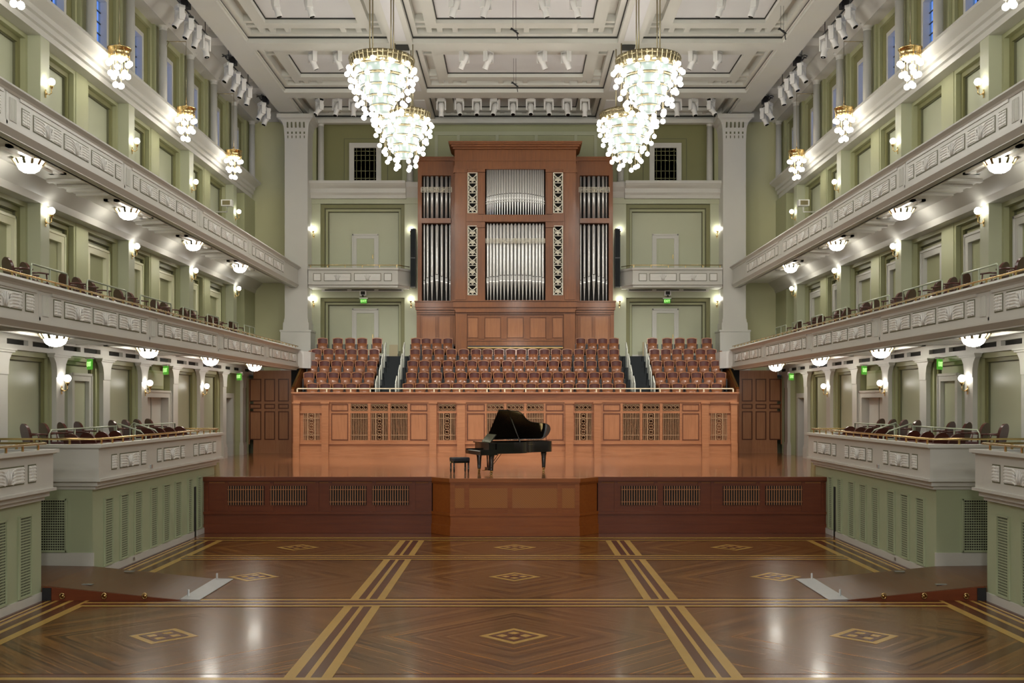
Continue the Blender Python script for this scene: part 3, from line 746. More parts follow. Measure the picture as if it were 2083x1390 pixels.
# pipes
PC = {}
def pipe(x, y, z0, z1, r, mouth, top='flat', band=None):
    key = (round(z1-z0,2), round(r,3), round(mouth,2), top)
    if key not in PC:
        m = M(); H = z1-z0; fo = mouth
        if fo > 0:
            prof = [(.012,0),(r*.95,fo),(r,fo+.02),(r,H-(.10 if top == 'cone' else 0))]
            if top == 'cone': prof += [(.02,H)]
            else: prof += [(r*.9,H),(.001,H)]
        else: prof = [(.001,0),(r,0),(r,H),(.001,H)]
        m.lathe(prof, n=14)
        if fo > 0:
            m.box(-r*.8, r*.8, -r*1.12, -r*.7, fo+.05, fo+.10, 0); m.box(-r*.85, r*.85, -r*1.08, -r*.6, fo+.12, fo+.12+r*2.6, 1); m.box(-r*.6, r*.6, -r*1.12, -r*.9, fo+.12+r*2.6, fo+.15+r*2.6, 2)
        PC[key] = m.mesh('organ_pipe', [PIPE, PIPED, DARK])
    return link('organ_pipe', PC[key], og, (x, y, z0))
W = 120*DO/F
rs = [.042+.030*cos(pi*(i-12)/26) for i in range(25)]; tot = sum(rs)*2; sc = (W-.04)/tot; x = -W/2+.02
for i, r in enumerate(rs):
    x += r*sc; cc = .12*cos(pi*(i-12)/25)
    pipe(x, DO+.2, oz(436), oz(343), r*.78, .58+round(cc,2)); x += r*sc
m = M()
pts = [(-W/2+W*i/24, DO+.1, oz(436)+.58+.14*cos(pi*(i-12)/25)) for i in range(25)]
for p, q in zip(pts, pts[1:]): m.bar(p, q, .03, .035)
for p, q in zip(pts, pts[1:]): m.bar((p[0],p[1],p[2]-.1), (q[0],q[1],q[2]-.1), .03, .03)
m.build('mouth_band', PIPED, og)
rs = [.068+.022*cos(pi*(i-8)/18) for i in range(17)]; tot = sum(rs)*2; sc = (W-.02)/tot; x = -W/2+.01
for i, r in enumerate(rs):
    x += r*sc; pipe(x, DO+.25, oz(612), oz(453), r*.82, .78+.04*round(2*cos(pi*(i-8)/18)), 'cone'); x += r*sc
for s in (-1, 1):
    for px, wd, k in ((860.5,3.4,0),(867.3,5.6,1),(876.3,6.4,2),(886.5,7.6,3),(896.3,6.4,2),(905.5,5.6,1),(913,3.4,0)):
        x = (1046.5-px)*DSd/F*s; r = wd*DSd/F/2*.92
        pipe(x, DSd+.2, pz(444,DSd), pz(357.5,DSd), r, 0); pipe(x, DSd+.2, pz(612,DSd), pz(455,DSd), r, .74+.05*k, 'cone')
def band(w_, h_):
    m = M()
    for z in (0, h_*.28, h_*.5, h_*.72, h_): m.box(-w_/2, w_/2, -.012, .012, z-.009, z+.009)
    n = int(w_/.2)
    for i in range(n+1): x = -w_/2+w_*i/n; m.box(x-.01, x+.01, -.012, .012, 0, h_)
    for s in (-1, 1): m.bar((s*w_*.12,0,0),(s*w_*.34,0,h_),.02)
    m.tube([(h_*.42*cos(t*pi/6), -.02, h_/2+h_*.42*sin(t*pi/6)) for t in range(12)], .015, 4, 0, True); m.sph((0,-.02,h_/2), .05, 8, 6)
    return m
band(W, .2).build('fret_band', IVORY, og, (0, DO+.06, oz(494)))
bm_ = band(62*DSd/F, .22).mesh('fret_band', IVORY)
for s in (-1, 1): link('fret_band', bm_, og, ((1046.5-886)*DSd/F*s, DSd+.0, pz(391,DSd)))
# loudspeakers flanking the organ
for s, sd in SIDES:
    t = thing('loudspeaker', 'tall black line loudspeaker hung beside the %s edge of the organ' % sd, 'loudspeaker', ((1046.5-839.5)*49.6/F*s, 49.3, pz(586,49.6)))
    h = pz(467,49.6)-pz(586,49.6); M().box(-.12,.12,0,.45,0,h).build('cabinet', BLACKM, t)
    g = M(); g.box(-.11,.11,-.02,0,.04,h*.49); g.box(-.11,.11,-.02,0,h*.51,h-.04); g.build('grille', CARPET, t)
    M().box(-.03,.03,.44,.69,h*.4,h*.6).build('bracket', BLACKM, t)

# ---------------------------------------------------------------- relief panels
def relief(w_, h_, wide):
    # lies in the y-z plane, faces -x (local); x<0 is outwards
    m = M(); m.box(-.004, .02, -w_/2, w_/2, 0, h_, 0)  # olive border paints the shadow gap round the panel
    b = .026
    m.box(-.012, .02, -w_/2+b, w_/2-b, b, h_-b, 1)
    n = 5
    if wide:
        for s in (-1, 1):
            for x in (.5-.05, .5-.10): m.box(-.024, -.01, s*w_*x-.006, s*w_*x+.006, b, h_-b, 1)
            for i in range(n):
                z = b+(h_-2*b)*(i+.5)/n
                m.box(-.03, -.01, min(s*w_*.20,s*w_*.48), max(s*w_*.20,s*w_*.48), z-.008, z+.014, 1)
                m.bar((-.02, s*w_*.20, z), (-.02, s*w_*.12, z-.03), .02, .02, 1)
            for i in range(3):
                m.tube([(-.02, s*w_*.015*(i+1), b+.01),(-.035, s*w_*(.02+.02*i), h_*.4),(-.03, s*w_*(.03+.045*i), h_*(.85-.08*i))], .012, 4, 1)
    else:
        for x in (-w_*.12, w_*.12): m.box(-.024, -.01, x-.008, x+.008, b, h_-b, 1)
        for i in range(n):
            z = b+(h_-2*b)*(i+.5)/n; m.box(-.03, -.01, -w_/2+.03, w_/2-.03, z-.008, z+.012, 1)
    return m
RW = relief(1.36,.36,True); RN = relief(.36,.36,False); RB = relief(1.28,.36,True); RNB = relief(.34,.36,False)
RS = {}
for nm, r in (('w',RW),('n',RN),('bw',RB),('bn',RNB)):
    RS[nm,-1] = None
    me_r = r.mesh('relief_panel', [OLIVE, CREAM2]); RS[nm,1] = me_r
    r2 = M(); r2.v = [(-x,y,z) for x,y,z in r.v]; r2.f = r.f; r2.m = r.m; r2.sm = r.sm; RS[nm,-1] = r2.mesh('relief_panel', [OLIVE, CREAM2])

# ---------------------------------------------------------------- side balconies
def balcony(s, sd, name, W_, zc, zb, zsoff, zfl, yend, xin, zpan):
    t = thing('balcony', 'long %s balcony with cream relief front on the %s side of the hall' % (name, sd), 'balcony', (0,0,0))
    f = M(); H = zc-zb
    f.box(W_, W_+.3, YB, yend, zb+.18, zc-.14); f.box(W_-.012, W_+.1, YB, yend, zb+.18, zb+.27)
    for n in range(-5, 4):     # raised field between the speaker piers
        y = 20.97+6.28*n
        f.box(W_-.02, W_+.1, y+.50, min(y+6.10, yend), zc-.20, zc-.14); f.box(W_-.012, W_, y+6.2, y+6.26, zb+.2, zc-.15)
    f.build('fascia', CREAM, t)
    c = M(); c.prism([(W_+.35,zc),(W_-.12,zc),(W_-.14,zc-.05),(W_-.05,zc-.10),(W_-.02,zc-.14),(W_+.35,zc-.14)], 'y', YB, yend+.05); c.build('cap', CREAM, t)
    b = M(); b.prism([(W_+.3,zb+.18),(W_-.05,zb+.18),(W_-.05,zb+.13),(W_-.01,zb+.09),(W_+.06,zb+.02),(W_+.06,zb),(W_+.3,zb)], 'y', YB, yend+.03); b.build('lower_moulding', CREAM, t)
    sl = M(); sl.box(W_+.25, 12.5, YB, 48.25 if zb < 7 else 50.2, zsoff, zfl); sl.box(W_+.25, W_+.35, YB, yend, zb, zsoff)
    if zb < 7: sl.prism([(9.6,46.0),(9.4,yend),(9.2,yend+.35),(9.0,yend+.8),(9.0,47.6),(9.6,48.2)], 'z', zb+.1, zc-.1)
    for n in range(-3, 5):    # shallow ceiling frames of the soffit
        y = YK(2*n)-3.14+(0); xa, xb = W_+.55, 12.0
        if y+6 > yend: continue
        for a_, b_, c_, d_ in ((xa+.5,xb-.5,y+1.7,y+1.85),(xa+.5,xb-.5,y+4.45,y+4.6),(xa+.5,xa+.62,y+1.7,y+4.6),(xb-.62,xb-.5,y+1.7,y+4.6)): sl.box(a_, b_, c_, d_, zsoff-.06, zsoff+.02)
        for k in range(4):    # folded plaster fins between the lamps
            yy = y-1.05+.6*k
            if yy+.5 < yend: sl.prism([(W_+.6,yy),(11.95,yy+.16),(11.95,yy+.34)], 'z', zsoff-.07, zsoff+.02)
    if s < 0: pass
    for q in (f, c, b, sl): pass
    so = sl.build('slab', SOFF, t)
    for n in range(-1, 4):
        y = 20.97+6.28*n; g = M(); g.box(W_-.012, W_, y+.08, y+.37, zb+.30, zc-.22)
        for i in range(6): g.box(W_-.018, W_-.01, y+.09+.047*i, y+.105+.047*i, zb+.30, zc-.22)
        g.build('speaker_grille', CEIL, t)
    r = M(); r.tube([(W_+.0,YB+1,zc+(.10 if zb < 7 else .05)),(W_+.0,yend,zc+(.10 if zb < 7 else .05))], .022, 8)
    y = YB+1
    while y < yend: r.box(W_-.015, W_+.015, y-.015, y+.015, zc-.01, zc+(.1 if zb < 7 else .05)); y += .62
    r.build('handrail', BRASS, t)
    if s < 0:
        for ch in t.children: ch.data.transform(__import__('mathutils').Matrix.Scale(-1,4,(1,0,0))); ch.data.flip_normals()
    for n in range(0, 5):
        d0 = 20.97+6.28*(n-1)+6.28*0
        for a_, b_, k in ((.58,.95,'n'),(1.09,2.47,'w'),(2.60,3.96,'w'),(4.12,5.49,'w'),(5.63,5.98,'n')):
            yc = d0+(a_+b_)/2
            if yc+.2 < yend-.1 and yc > 16: link('relief_panel', RS[k, s], t, ((W_-.003)*s, yc, zpan))
    return t
for s, sd in SIDES:
    balcony(s, sd, 'lower', 9.4, 6.37, 5.44, 5.66, 5.72, 45.7, 12, 5.77)
    balcony(s, sd, 'upper', 10.05, 10.33, 9.35, 9.72, 9.86, 48.85, 12, 9.67)
    # choir-end balconies
    t = thing('rear_balcony', 'short cream balcony beside the organ on the %s of the back wall' % sd, 'balcony', (0,0,0))
    Yb = 49.0; X0, X1 = 9.6, hx(808,49); X2 = hx(832,49.8); q = lambda o_: [(X0,50),(X0,Yb-o_),(X1-o_*.4,Yb-o_),(X2-o_*.6,49.75),(X2-o_*.6,50)]
    m = M(); Q = lambda z0, z1, o_: m.prism([(x*s,y) for x,y in q(o_)], 'z', z0, z1)
    Q(9.62, 10.17, 0); m.build('fascia', CREAM, t)
    m = M(); Q(10.17, 10.20, .03); Q(10.20, 10.29, .09); m.build('cap', CREAM, t)
    m = M(); Q(9.50, 9.62, .05); Q(9.38, 9.50, -.03); m.build('lower_moulding', CREAM, t)
    for a_, b_ in ((636,652),(657.6,713),(719,774),(779.6,796)):
        w_ = (b_-a_)*49/F; rm = relief(w_, .36, w_ > .8); r2 = M(); r2.v = [(y,x,z) for x,y,z in rm.v]; r2.f = rm.f; r2.m = rm.m; r2.sm = rm.sm
        r2.build('relief_panel', [OLIVE, CREAM2], t, (hx((a_+b_)/2,49)*s, Yb-.003, pz(572,49)))
    m = M(); m.tube([(X0*s,Yb+.05,10.42),(X1*s,Yb+.05,10.42),(X2*s,49.7,10.42)], .02, 6)
    for x in [X0-.1-.8*i for i in range(6)]: m.box(x*s-.015, x*s+.015, Yb+.04, Yb+.06, 10.28, 10.42)
    m.build('handrail', BRASS, t)

# ---------------------------------------------------------------- floor level seating boxes
def wrapbox(m, W_, y0, y1, o_, z0, z1, mi=0):   # U-shaped parapet slab: front face, and two ends
    th = .22
    m.box(W_-o_, W_+th, y0-o_, y1+o_, z0, z1, mi); m.box(W_+th, 12.0, y0-o_, y0+th, z0, z1, mi); m.box(W_+th, 12.0, y1-th, y1+o_, z0, z1, mi)
def gmesh(w_, h_):
    m = M(); m.box(.0, .02, -w_/2, w_/2, 0, h_, 0); n = int(h_/.055); k = max(3, int(w_/.05))
    for i in range(n+1): z = h_*i/n; m.box(-.006, .0, -w_/2, w_/2, z-.011, z+.011, 1)
    for i in range(k+1): y = -w_/2+w_*i/k; m.box(-.005, .0, y-.006, y+.006, 0, h_, 1)
    for y in (-w_/2, w_/2): m.box(-.03, .02, y-.025, y+.025, -.03, h_+.03, 1)
    for z in (-.015, h_+.015): m.box(-.03, .02, -w_/2, w_/2, z-.02, z+.02, 1)
    return m
GM = {}
def grille(s, t, x, y, z, w_, h_, rz=0):
    k = (s, round(w_,2), round(h_,2))
    if k not in GM: GM[k] = gmesh(w_, h_).mir(s).mesh('vent_grille', [DARK, GRNW])
    return link('vent_grille', GM[k], t, (x, y, z), rz)
for s, sd in SIDES:
    for nm, y0, y1 in (('near', 5.0, 21.45), ('far', 24.05, 33.75)):
        t = thing('seating_box', '%s %s raised seating box with sage green base and cream relief parapet' % (nm, sd), 'seating box', (0,0,0))
        b = M(); b.box(9.6, 12.1, y0, y1, 0, 2.12); b.mir(s).build('base', GRNW, t)
        m = M(); wrapbox(m, 9.4, y0-.15, y1+.1, 0, 2.28, 2.98); m.mir(s).build('parapet', CREAM, t)
        m = M(); wrapbox(m, 9.4, y0-.15, y1+.1, .05, 2.98, 3.0); wrapbox(m, 9.4, y0-.15, y1+.1, .09, 3.0, 3.07); m.mir(s).build('cap', CREAM, t)
        m = M(); wrapbox(m, 9.4, y0-.15, y1+.1, .05, 2.23, 2.29); wrapbox(m, 9.4, y0-.15, y1+.1, -.05, 2.12, 2.23); wrapbox(m, 9.4, y0-.15, y1+.1, -.12, 2.04, 2.12); m.mir(s).build('lower_moulding', CREAM, t)
        m = M(); m.box(9.57, 9.62, y0, y1 if nm == 'near' else 31.58, 0, .17); 
        if nm == 'far': m.box(9.57, 9.62, 31.85, sf, 0, .17); m.box(9.57, 12, y0-.03, y0+.02, 0, .60)
        m.mir(s).build('skirting', CREAM, t)
        fl2 = M(); fl2.box(9.62, 12.05, y0, y1-.1, 2.12, 2.37); fl2.box(10.75, 12.05, y0, y1-.1, 2.37, 2.6); fl2.mir(s).build('box_floor', CARPET, t)
        per = [(a+3.14*i, k) for i in (range(-3, 1) if nm == 'near' else range(0, 3)) for a, k in ((24.81,'bn'),(25.8,'bw'),(26.77,'bn'))]
        if nm == 'near': per = [(y-6.17, k) for y, k in per]
        for y, k in per: link('relief_panel', RS[k, s], t, (9.397*s, y, 2.45))
        if nm == 'far':
            for y, w_ in ((24.97,.5),(25.97,.5),(26.92,.5),(28.1,.5),(29.1,.5),(30.1,.5),(31.2,.36),(32.1,.36)): grille(s, t, 9.592*s, y, .22, w_, 1.53)
            m = M().box(9.58, 9.62, 31.63, 31.78, 0, 1.5); m.mir(s).build('door_gap', DARK, t)
            g = gmesh(.95, 1.15); g2 = M(); g2.v = [(y,x,z) for x,y,z in g.v]; g2.f = g.f; g2.m = g.m; g2.sm = g.sm
            g2.build('end_grille', [DARK, GRNW], t, (10.66*s, y0-.01, .65))
            M().box(9.56, 9.58, 26.5, 26.62, .06, .13).mir(s).build('socket_plate', STEEL, t)
            M().box(9.36, 9.40, 27.25, 27.33, 2.33, 2.42).mir(s).build('switch_plate', STEEL, t)
        else:
            for y, w_ in ((20.72,.52),(19.7,.52),(18.7,.52),(17.5,.52),(16.5,.52)): grille(s, t, 9.592*s, y, .22, w_, 1.55)
        r = M(); ya, yb = y0-.05, y1
        r.tube([(11.9,ya,3.19),(9.55,ya,3.19),(9.45,ya+.12,3.19),(9.45,yb-.12,3.19),(9.55,yb,3.19),(11.9,yb,3.19)], .024, 8)
        y = ya+.2
        while y < yb: r.box(9.44, 9.47, y-.02, y+.02, 3.06, 3.19); y += .66
        for x in (10.1,10.9,11.7):
            r.box(x-.02, x+.02, ya-.01, ya+.02, 3.06, 3.19); r.box(x-.02, x+.02, yb-.02, yb+.01, 3.06, 3.19)
        r.mir(s).build('handrail', BRASS, t)
        # green tube guard rails of the upper tier
        if nm == 'far':
            r = M(); R = lambda p: r.tube(p, .022, 6)
            X = 10.78
            R([(X,24.5,2.6),(X,24.5,3.28),(X,24.6,3.38),(X,28.5,3.38),(X,28.6,3.38)])
            for y in (25.9,27.3,28.6): R([(X,y,2.6),(X,y,3.38)])
            R([(X,24.55,2.98),(X,25.6,2.98)])
            for y in (28.75,29.9): R([(X-.75,y,2.4),(X-.75,y,3.1),(X-.6,y,3.25),(X,y,3.45),(X+.1,y,3.35),(X+.1,y,2.6)])
            R([(X,29.95,3.38),(X,33.5,3.38),(X,33.5,2.6)])
            for y in (30.0,31.1,32.3): R([(X,y,2.6),(X,y,3.38)])
            R([(X,30,2.98),(X,32.3,2.98)])
            r.mir(s).build('guard_rail', GREENRAIL, t)
# guard rails on the lower balcony
grm = {}
for s, sd in SIDES:
    for i, (a_, b_) in enumerate(((23.94,25.88),(27.07,29.8),(30.9,33.66),(34.85,36.4),(37.6,39.06),(40.3,41.75),(42.7,44.4))):
        t = thing('guard_rail', 'pale green tube guard rail on the %s lower balcony, %s from the stage end' % (sd, ORD[6-i]), 'guard rail', (10.95*s, a_, 5.72), 0)
        L_ = b_-a_; r = M()
        r.tube([(0,0,0),(0,0,1.4),(0,.05,1.45),(0,L_-.05,1.45),(0,L_,1.4),(0,L_,0)], .024, 6); r.tube([(0,L_/2,0),(0,L_/2,1.45)], .02, 6)
        r.build('rail_frame', GREENRAIL, t)
        M().tube([(0,L_*.5,1.1),(-.0*s,L_,.6)], .02, 6).build('brace', GREENRAIL, t)
# ---------------------------------------------------------------- lamps
def big_chandelier():
    t = thing('chandelier', '', 'chandelier')
    # origin = top of the crown
    m = M(); m.lathe([(1.0,-.02),(1.035,0),(1.035,-.10),(1.0,-.12)], n=40); m.lathe([(.98,-.1),(1.02,-.12),(.95,-.32),(.90,-.34)], n=40)
    for i in range(40):
        a = 2*pi*i/40; m.bar((1.04*cos(a),1.04*sin(a),-.02),(.97*cos(a),.97*sin(a),-.34), .022)
    m.build('crown', ABRASS, t)
    rg_ = M(); m = M()
    for r, z in ((.92,-.33),(.82,-.62),(.68,-.94),(.52,-1.25),(.34,-1.51)): rg_.lathe([(r,z),(r+.025,z-.02),(r,z-.05),(r-.02,z-.03),(r,z)], n=32)
    for i in range(4):
        a = pi/4+pi/2*i; m.tube([(.47*cos(a),.47*sin(a),2.6),(.47*cos(a),.47*sin(a),-.3)], .022, 6)
    for i in range(2):
        a = pi/4+pi/2*i; m.bar((1.0*cos(a),1.0*sin(a),-.06),(-1.0*cos(a),-1.0*sin(a),-.06), .03)
    m.build('rods', ABRASS, t); rg_.build('ring', STEMB, t)
    m = M()
    for r0, z0, r1, z1 in ((.86,-.36,.84,-.60),(.74,-.66,.71,-.92),(.60,-.98,.56,-1.24),(.44,-1.28,.38,-1.5),(.28,-1.54,.22,-1.7)): m.lathe([(r0,z0),(r1,z1)], n=28)
    m.lathe([(.22,-1.7),(.001,-1.74)], n=28)
    m.build('glass_drum', DRUM, t)
    st = M(); g = M().sph((0,0,0), .082, 12, 8).mesh('globe', GLOBE)
    tiers = [(1.04,-.34,11,0),(1.10,-.52,11,.5),(.92,-.66,9,.2),(1.02,-.84,10,.7),(.80,-1.0,9,.1),(.90,-1.16,8,.6),(.66,-1.34,7,.3),(.76,-1.50,7,.8),(.50,-1.70,6,0),(.58,-1.88,5,.4),(.34,-2.05,4,.5)]
    for r, z, n, o in tiers:
        for i in range(n):
            a = 2*pi*(i+o)/n; zz = z+.03*((i*7) % 3-1)
            link('globe', g, t, (r*cos(a), r*sin(a), zz)); rt = r*.93
            st.tube([(rt*cos(a), rt*sin(a), -.25 if r > .9 else z+.5), (r*cos(a), r*sin(a), zz+.1)], .008, 4)
    st.build('stems', STEMB, t)
    return t
bc = Proto(big_chandelier())
for s, sd in SIDES:
    bc.put((4.22*s, 33.5, 14.93), 0, 'large cone chandelier of white globes, nearer one on the %s of the stage' % sd)
    bc.put((4.22*s, 39.8, 14.93), .2, 'large cone chandelier of white globes, farther one on the %s close to the organ' % sd)
    bc.put((4.22*s, 20.95, 14.93), .4, 'unseen chandelier of white globes added for light over the front %s of the floor' % sd)  # pair added out of view for its light
def small_chandelier():
    t = thing('small_chandelier', '', 'chandelier')
    m = M(); m.lathe([(.34,0),(.345,-.03),(.30,-.05),(.26,-.2),(.29,-.26),(.24,-.3),(.22,-.22),(.29,-.05),(.34,0)], n=24)
    m.lathe([(.001,.16),(.03,.15),(.04,.1),(.02,.06),(.05,.02),(.02,0),(.02,-.1),(.001,-.12)], n=10)
    for i in range(8): a = 2*pi*i/8; m.tube([(.02*cos(a),.02*sin(a),.03),(.33*cos(a),.33*sin(a),-.01),(.30*cos(a),.30*sin(a),-.28)], .01, 4)
    m.build('crown', BRASS, t)
    M().lathe([(.24,-.14),(.22,-.3),(.001,-.34)], n=20).build('glass_drum', GLOBEC, t)
    st = M(); g = M().sph((0,0,0), .088, 12, 8).mesh('globe', GLOBEC)
    for r, z, n, o in ((.31,-.42,6,0),(.24,-.76,6,.5),(.10,-1.08,3,.2)):
        for i in range(n):
            a = 2*pi*(i+o)/n; link('globe', g, t, (r*cos(a), r*sin(a), z-.04*(i % 2)))
            st.tube([(r*cos(a), r*sin(a), -.2), (r*cos(a), r*sin(a), z)], .008, 4)
    st.build('stems', BRASS, t)
    m = M(); m.tube([(0,0,.1),(0,0,2.35)], .008, 4); m.tube([(0,0,2.35),(.95,0,2.35)], .016, 6); m.tube([(.95,0,1.95),(.72,0,2.1),(.6,0,2.35)], .012, 5)
    m.build('hanging_bracket', ABRASS, t)
    return t
pcs = Proto(small_chandelier())
for s, sd in SIDES:
    for i, k in enumerate((0,2,4,6)):
        pcs.put((11.6*s, YK(k), 14.42), 0 if s > 0 else pi, 'small brass chandelier of globes before the %s clerestory, %s from the far end' % (sd, ORD[3-i]))
def sconce():
    t = thing('wall_sconce', '', 'wall light')
    M().sph((-.16,0,0), .095, 14, 10).build('globe', GLOBES, t)
    m = M(); m.lathe([(.001,-.09),(.05,-.09),(.055,-.13),(.03,-.17),(.012,-.2)], (-.16,0,0), 10)
    m.tube([(-.16,0,-.18),(-.16,0,-.3),(-.1,0,-.34),(0,0,-.3)], .013, 6); m.lathe([(.001,0),(.05,0),(.04,.03),(.001,.04)], (-.03,0,-.3), 10, ax='x'); m.box(-.02,0,-.02,.02,-.42,-.2)
    m.build('arm', BRASS, t); return t
ps = Proto(sconce())
for s, sd in SIDES:
    for k in (1,3,5): ps.put((11.95*s, YK(k), 4.66), 0 if s > 0 else pi, 'globe sconce on a column under the lower balcony, %s side, %s from stage' % (sd, ORD[(5-k)//2]))
    for z, nm in ((9.08,'lower'),(12.48,'upper')):
        for k in (1,3,5,7): ps.put((12.37*s, YK(k), z), 0 if s > 0 else pi, 'globe sconce on the wall above the %s balcony, %s side, %s from far end' % (nm, sd, ORD[(7-k)//2]))
    for px, w_ in ((637,'beside the pilaster'),(835,'beside the organ')):
        for py, nm in ((466,'upper'),(608,'lower')):
            ps.put(((1047-px)*50/F*s, 50.0, pz(py,49.9)), pi/2, '%s globe sconce on the back wall %s, %s of the hall' % (nm, w_, sd))
def bowl():
    t = thing('ceiling_light', '', 'ceiling light')
    M().lathe([(.27,-.10),(.26,-.17),(.22,-.25),(.13,-.31),(.001,-.335)], n=24).build('glass_bowl', BOWL, t)
    M().lathe([(.35,-.03),(.275,-.12)], n=24).build('glass_rim', BOWL, t)
    m = M(); m.lathe([(.001,0),(.36,0),(.39,-.03),(.36,-.04),(.34,-.02)], n=24)
    for i in range(12): a = 2*pi*i/12; m.bar((.385*cos(a),.385*sin(a),-.01),(.285*cos(a),.285*sin(a),-.15), .065, .03)
    m.build('rim', ABRASS, t); return t
pb = Proto(bowl())
for s, sd in SIDES:
    for i, k in enumerate((0,2,4,6)):
        pb.put((10.74*s, YK(k), 5.655), 0, 'glass bowl ceiling light under the %s lower balcony, %s from the stage' % (sd, ORD[3-i]))
        pb.put((11.35*s, YK(k), 9.715), .1, 'glass bowl ceiling light under the %s upper balcony, %s from the far end' % (sd, ORD[3-i]))

# moving head stage lights
def mover():
    t = thing('stage_light', '', 'stage light')
    m = M(); m.box(-.17,.17,-.13,.13,-.12,0); m.box(-.215,-.155,-.09,.09,-.50,-.02); m.box(.155,.215,-.09,.09,-.50,-.02); m.box(-.215,.215,-.09,.09,-.10,-.02); m.build('yoke', WHITEP, t)
    h = link('head', None, t, (0,0,-.42))
    return t
def head_meshes():
    m = M(); m.lathe([(.001,.26),(.10,.25),(.13,.18),(.14,.05),(.13,-.08),(.10,-.14),(.105,-.2),(.115,-.34),(.10,-.36),(.001,-.355)], n=16)
    a = m.mesh('head', WHITEP); b = M().cyl((0,0,-.37), .085, .02, 16).mesh('lens', LENS); return a, b
HA, HB = head_meshes()
YM = M(); YM.box(-.17,.17,-.13,.13,-.12,0); YM.box(-.215,-.155,-.09,.09,-.50,-.02); YM.box(.155,.215,-.09,.09,-.50,-.02); YM.box(-.215,.215,-.09,.09,-.10,-.02)
YM.cyl((0,0,0), .03, .09, 8); YM = YM.mesh('yoke', WHITEP)
def stage_light(x, y, z, rz, tilt, label):
    t = thing('stage_light', label, 'stage light', (x,y,z), rz)
    link('yoke', YM, t); h = link('head', HA, t, (0,0,-.42)); h.rotation_euler.x = tilt; link('lens', HB, h); return t
for i, px in enumerate((898.4,934.4,971,1007.6,1044.4,1080.4,1116.8,1154,1190.5)):
    stage_light((px-1049)*47.3/F, 47.3, 17.62, (.05,.3,.0,-.45,0,0,.1,.25,0)[i], (.1,-.5,-.45,-.5,-.5,-.55,-.5,-.45,.05)[i], 'white moving stage light above the organ, %s from the left of nine' % ORD[i])
for s, sd in SIDES:
    for i, px in enumerate((648.7,684.6,718.6)): stage_light((1047-px)*47.3/F*s, 47.3, 17.62, (.9-.3*i)*s, -.6+.25*i, 'white moving stage light near the %s pilaster capital, %s from the pilaster' % (sd, ORD[i]))
    for i, px in enumerate((636,686.6)):
        stage_light((1048-px)*41.2/F*s, 41.2, 17.8, -2.2*s, -.45, 'white moving light on the %s ceiling coffer behind the near beam, %s one' % (sd, ('outer','inner')[i]))
        stage_light((1048-(562,629)[i])*35.6/F*s, 35.6, 17.8, -1.9*s, -.3, 'white moving light at the top edge in the %s ceiling coffer, %s one' % (sd, ('outer','inner')[i]))
    for i, px in enumerate((943,992)):
        stage_light((1046.5-px)*41.2/F*s, 41.2, 17.8, 2.2*s, -.5, 'white moving light in the middle ceiling coffer %s of its centre, %s one' % (sd, ('outer','inner')[i]))
        stage_light((1046.5-(923.6,987)[i])*35.6/F*s, 35.6, 17.8, 2.2*s, -.35, 'white moving light at the top edge in the middle coffer %s half, %s one' % (sd, ('outer','inner')[i]))
    n = 0
    for grp, ys in (('near', (35.3,36.3,37.2,38.2)), ('middle', (41.3,42.4,43.3,44.3)), ('far', (46.7,47.6))):
        for i, y in enumerate(ys):
            stage_light(11.2*s, y, 17.28, .9*s if grp != 'near' or i < 3 else -1.2*s, -.5+.1*i, 'white moving stage light in the %s cluster by the %s clerestory, %s in it' % (grp, sd, ORD[i]))
        m = M(); m.tube([(11.2*s, ys[0]-.4, 17.4),(11.2*s, ys[-1]+.4, 17.4)], .03, 8); m.tube([(11.2*s, ys[0], 17.4),(11.2*s, ys[0], 17.95)], .015, 5); m.tube([(11.2*s, ys[-1], 17.4),(11.2*s, ys[-1], 17.95)], .015, 5)
        t = thing('lighting_bar', 'black lighting bar with coiled cable carrying the %s cluster on the %s' % (grp, sd), 'lighting bar'); m.build('bar', BLACKM, t)
        m = M(); m.tube([(11.2*s+.16*cos(a_*.7), ys[0]-.25+.14*sin(a_*.9), 17.5+.07*sin(a_)) for a_ in range(18)], .012, 4); m.build('cable', BLACKM, t)
        M().box(11.05*s, 11.32*s, ys[0]+.45, ys[0]+.75, 17.42, 17.72).build('junction_box', BLACKM, t)
# microphones hanging on wires
for i, (x, y) in enumerate(((-.02,36.4),(9.2,36.4),(-.02,42.5))):
    t = thing('hanging_microphone', ('black microphone hanging on twin wires in the middle, nearer one','black microphone hanging on twin wires near the right long ceiling beam','black microphone hanging in the middle ceiling coffer, farther one')[i], 'microphone', (x,y,17.88))
    m = M(); m.tube([(-.05,0,0),(-.05,0,-1.0)], .006, 4); m.tube([(.05,0,0),(.05,0,-1.0)], .006, 4); m.build('wire', BLACKM, t)
    m = M(); m.bar((-.12,0,-.95),(.14,0,-1.15), .05); m.bar((.08,0,-1.1),(.12,0,-1.35), .03); m.bar((-.15,0,-1.0),(.1,.1,-1.0), .02); m.build('capsule', BLACKM, t)

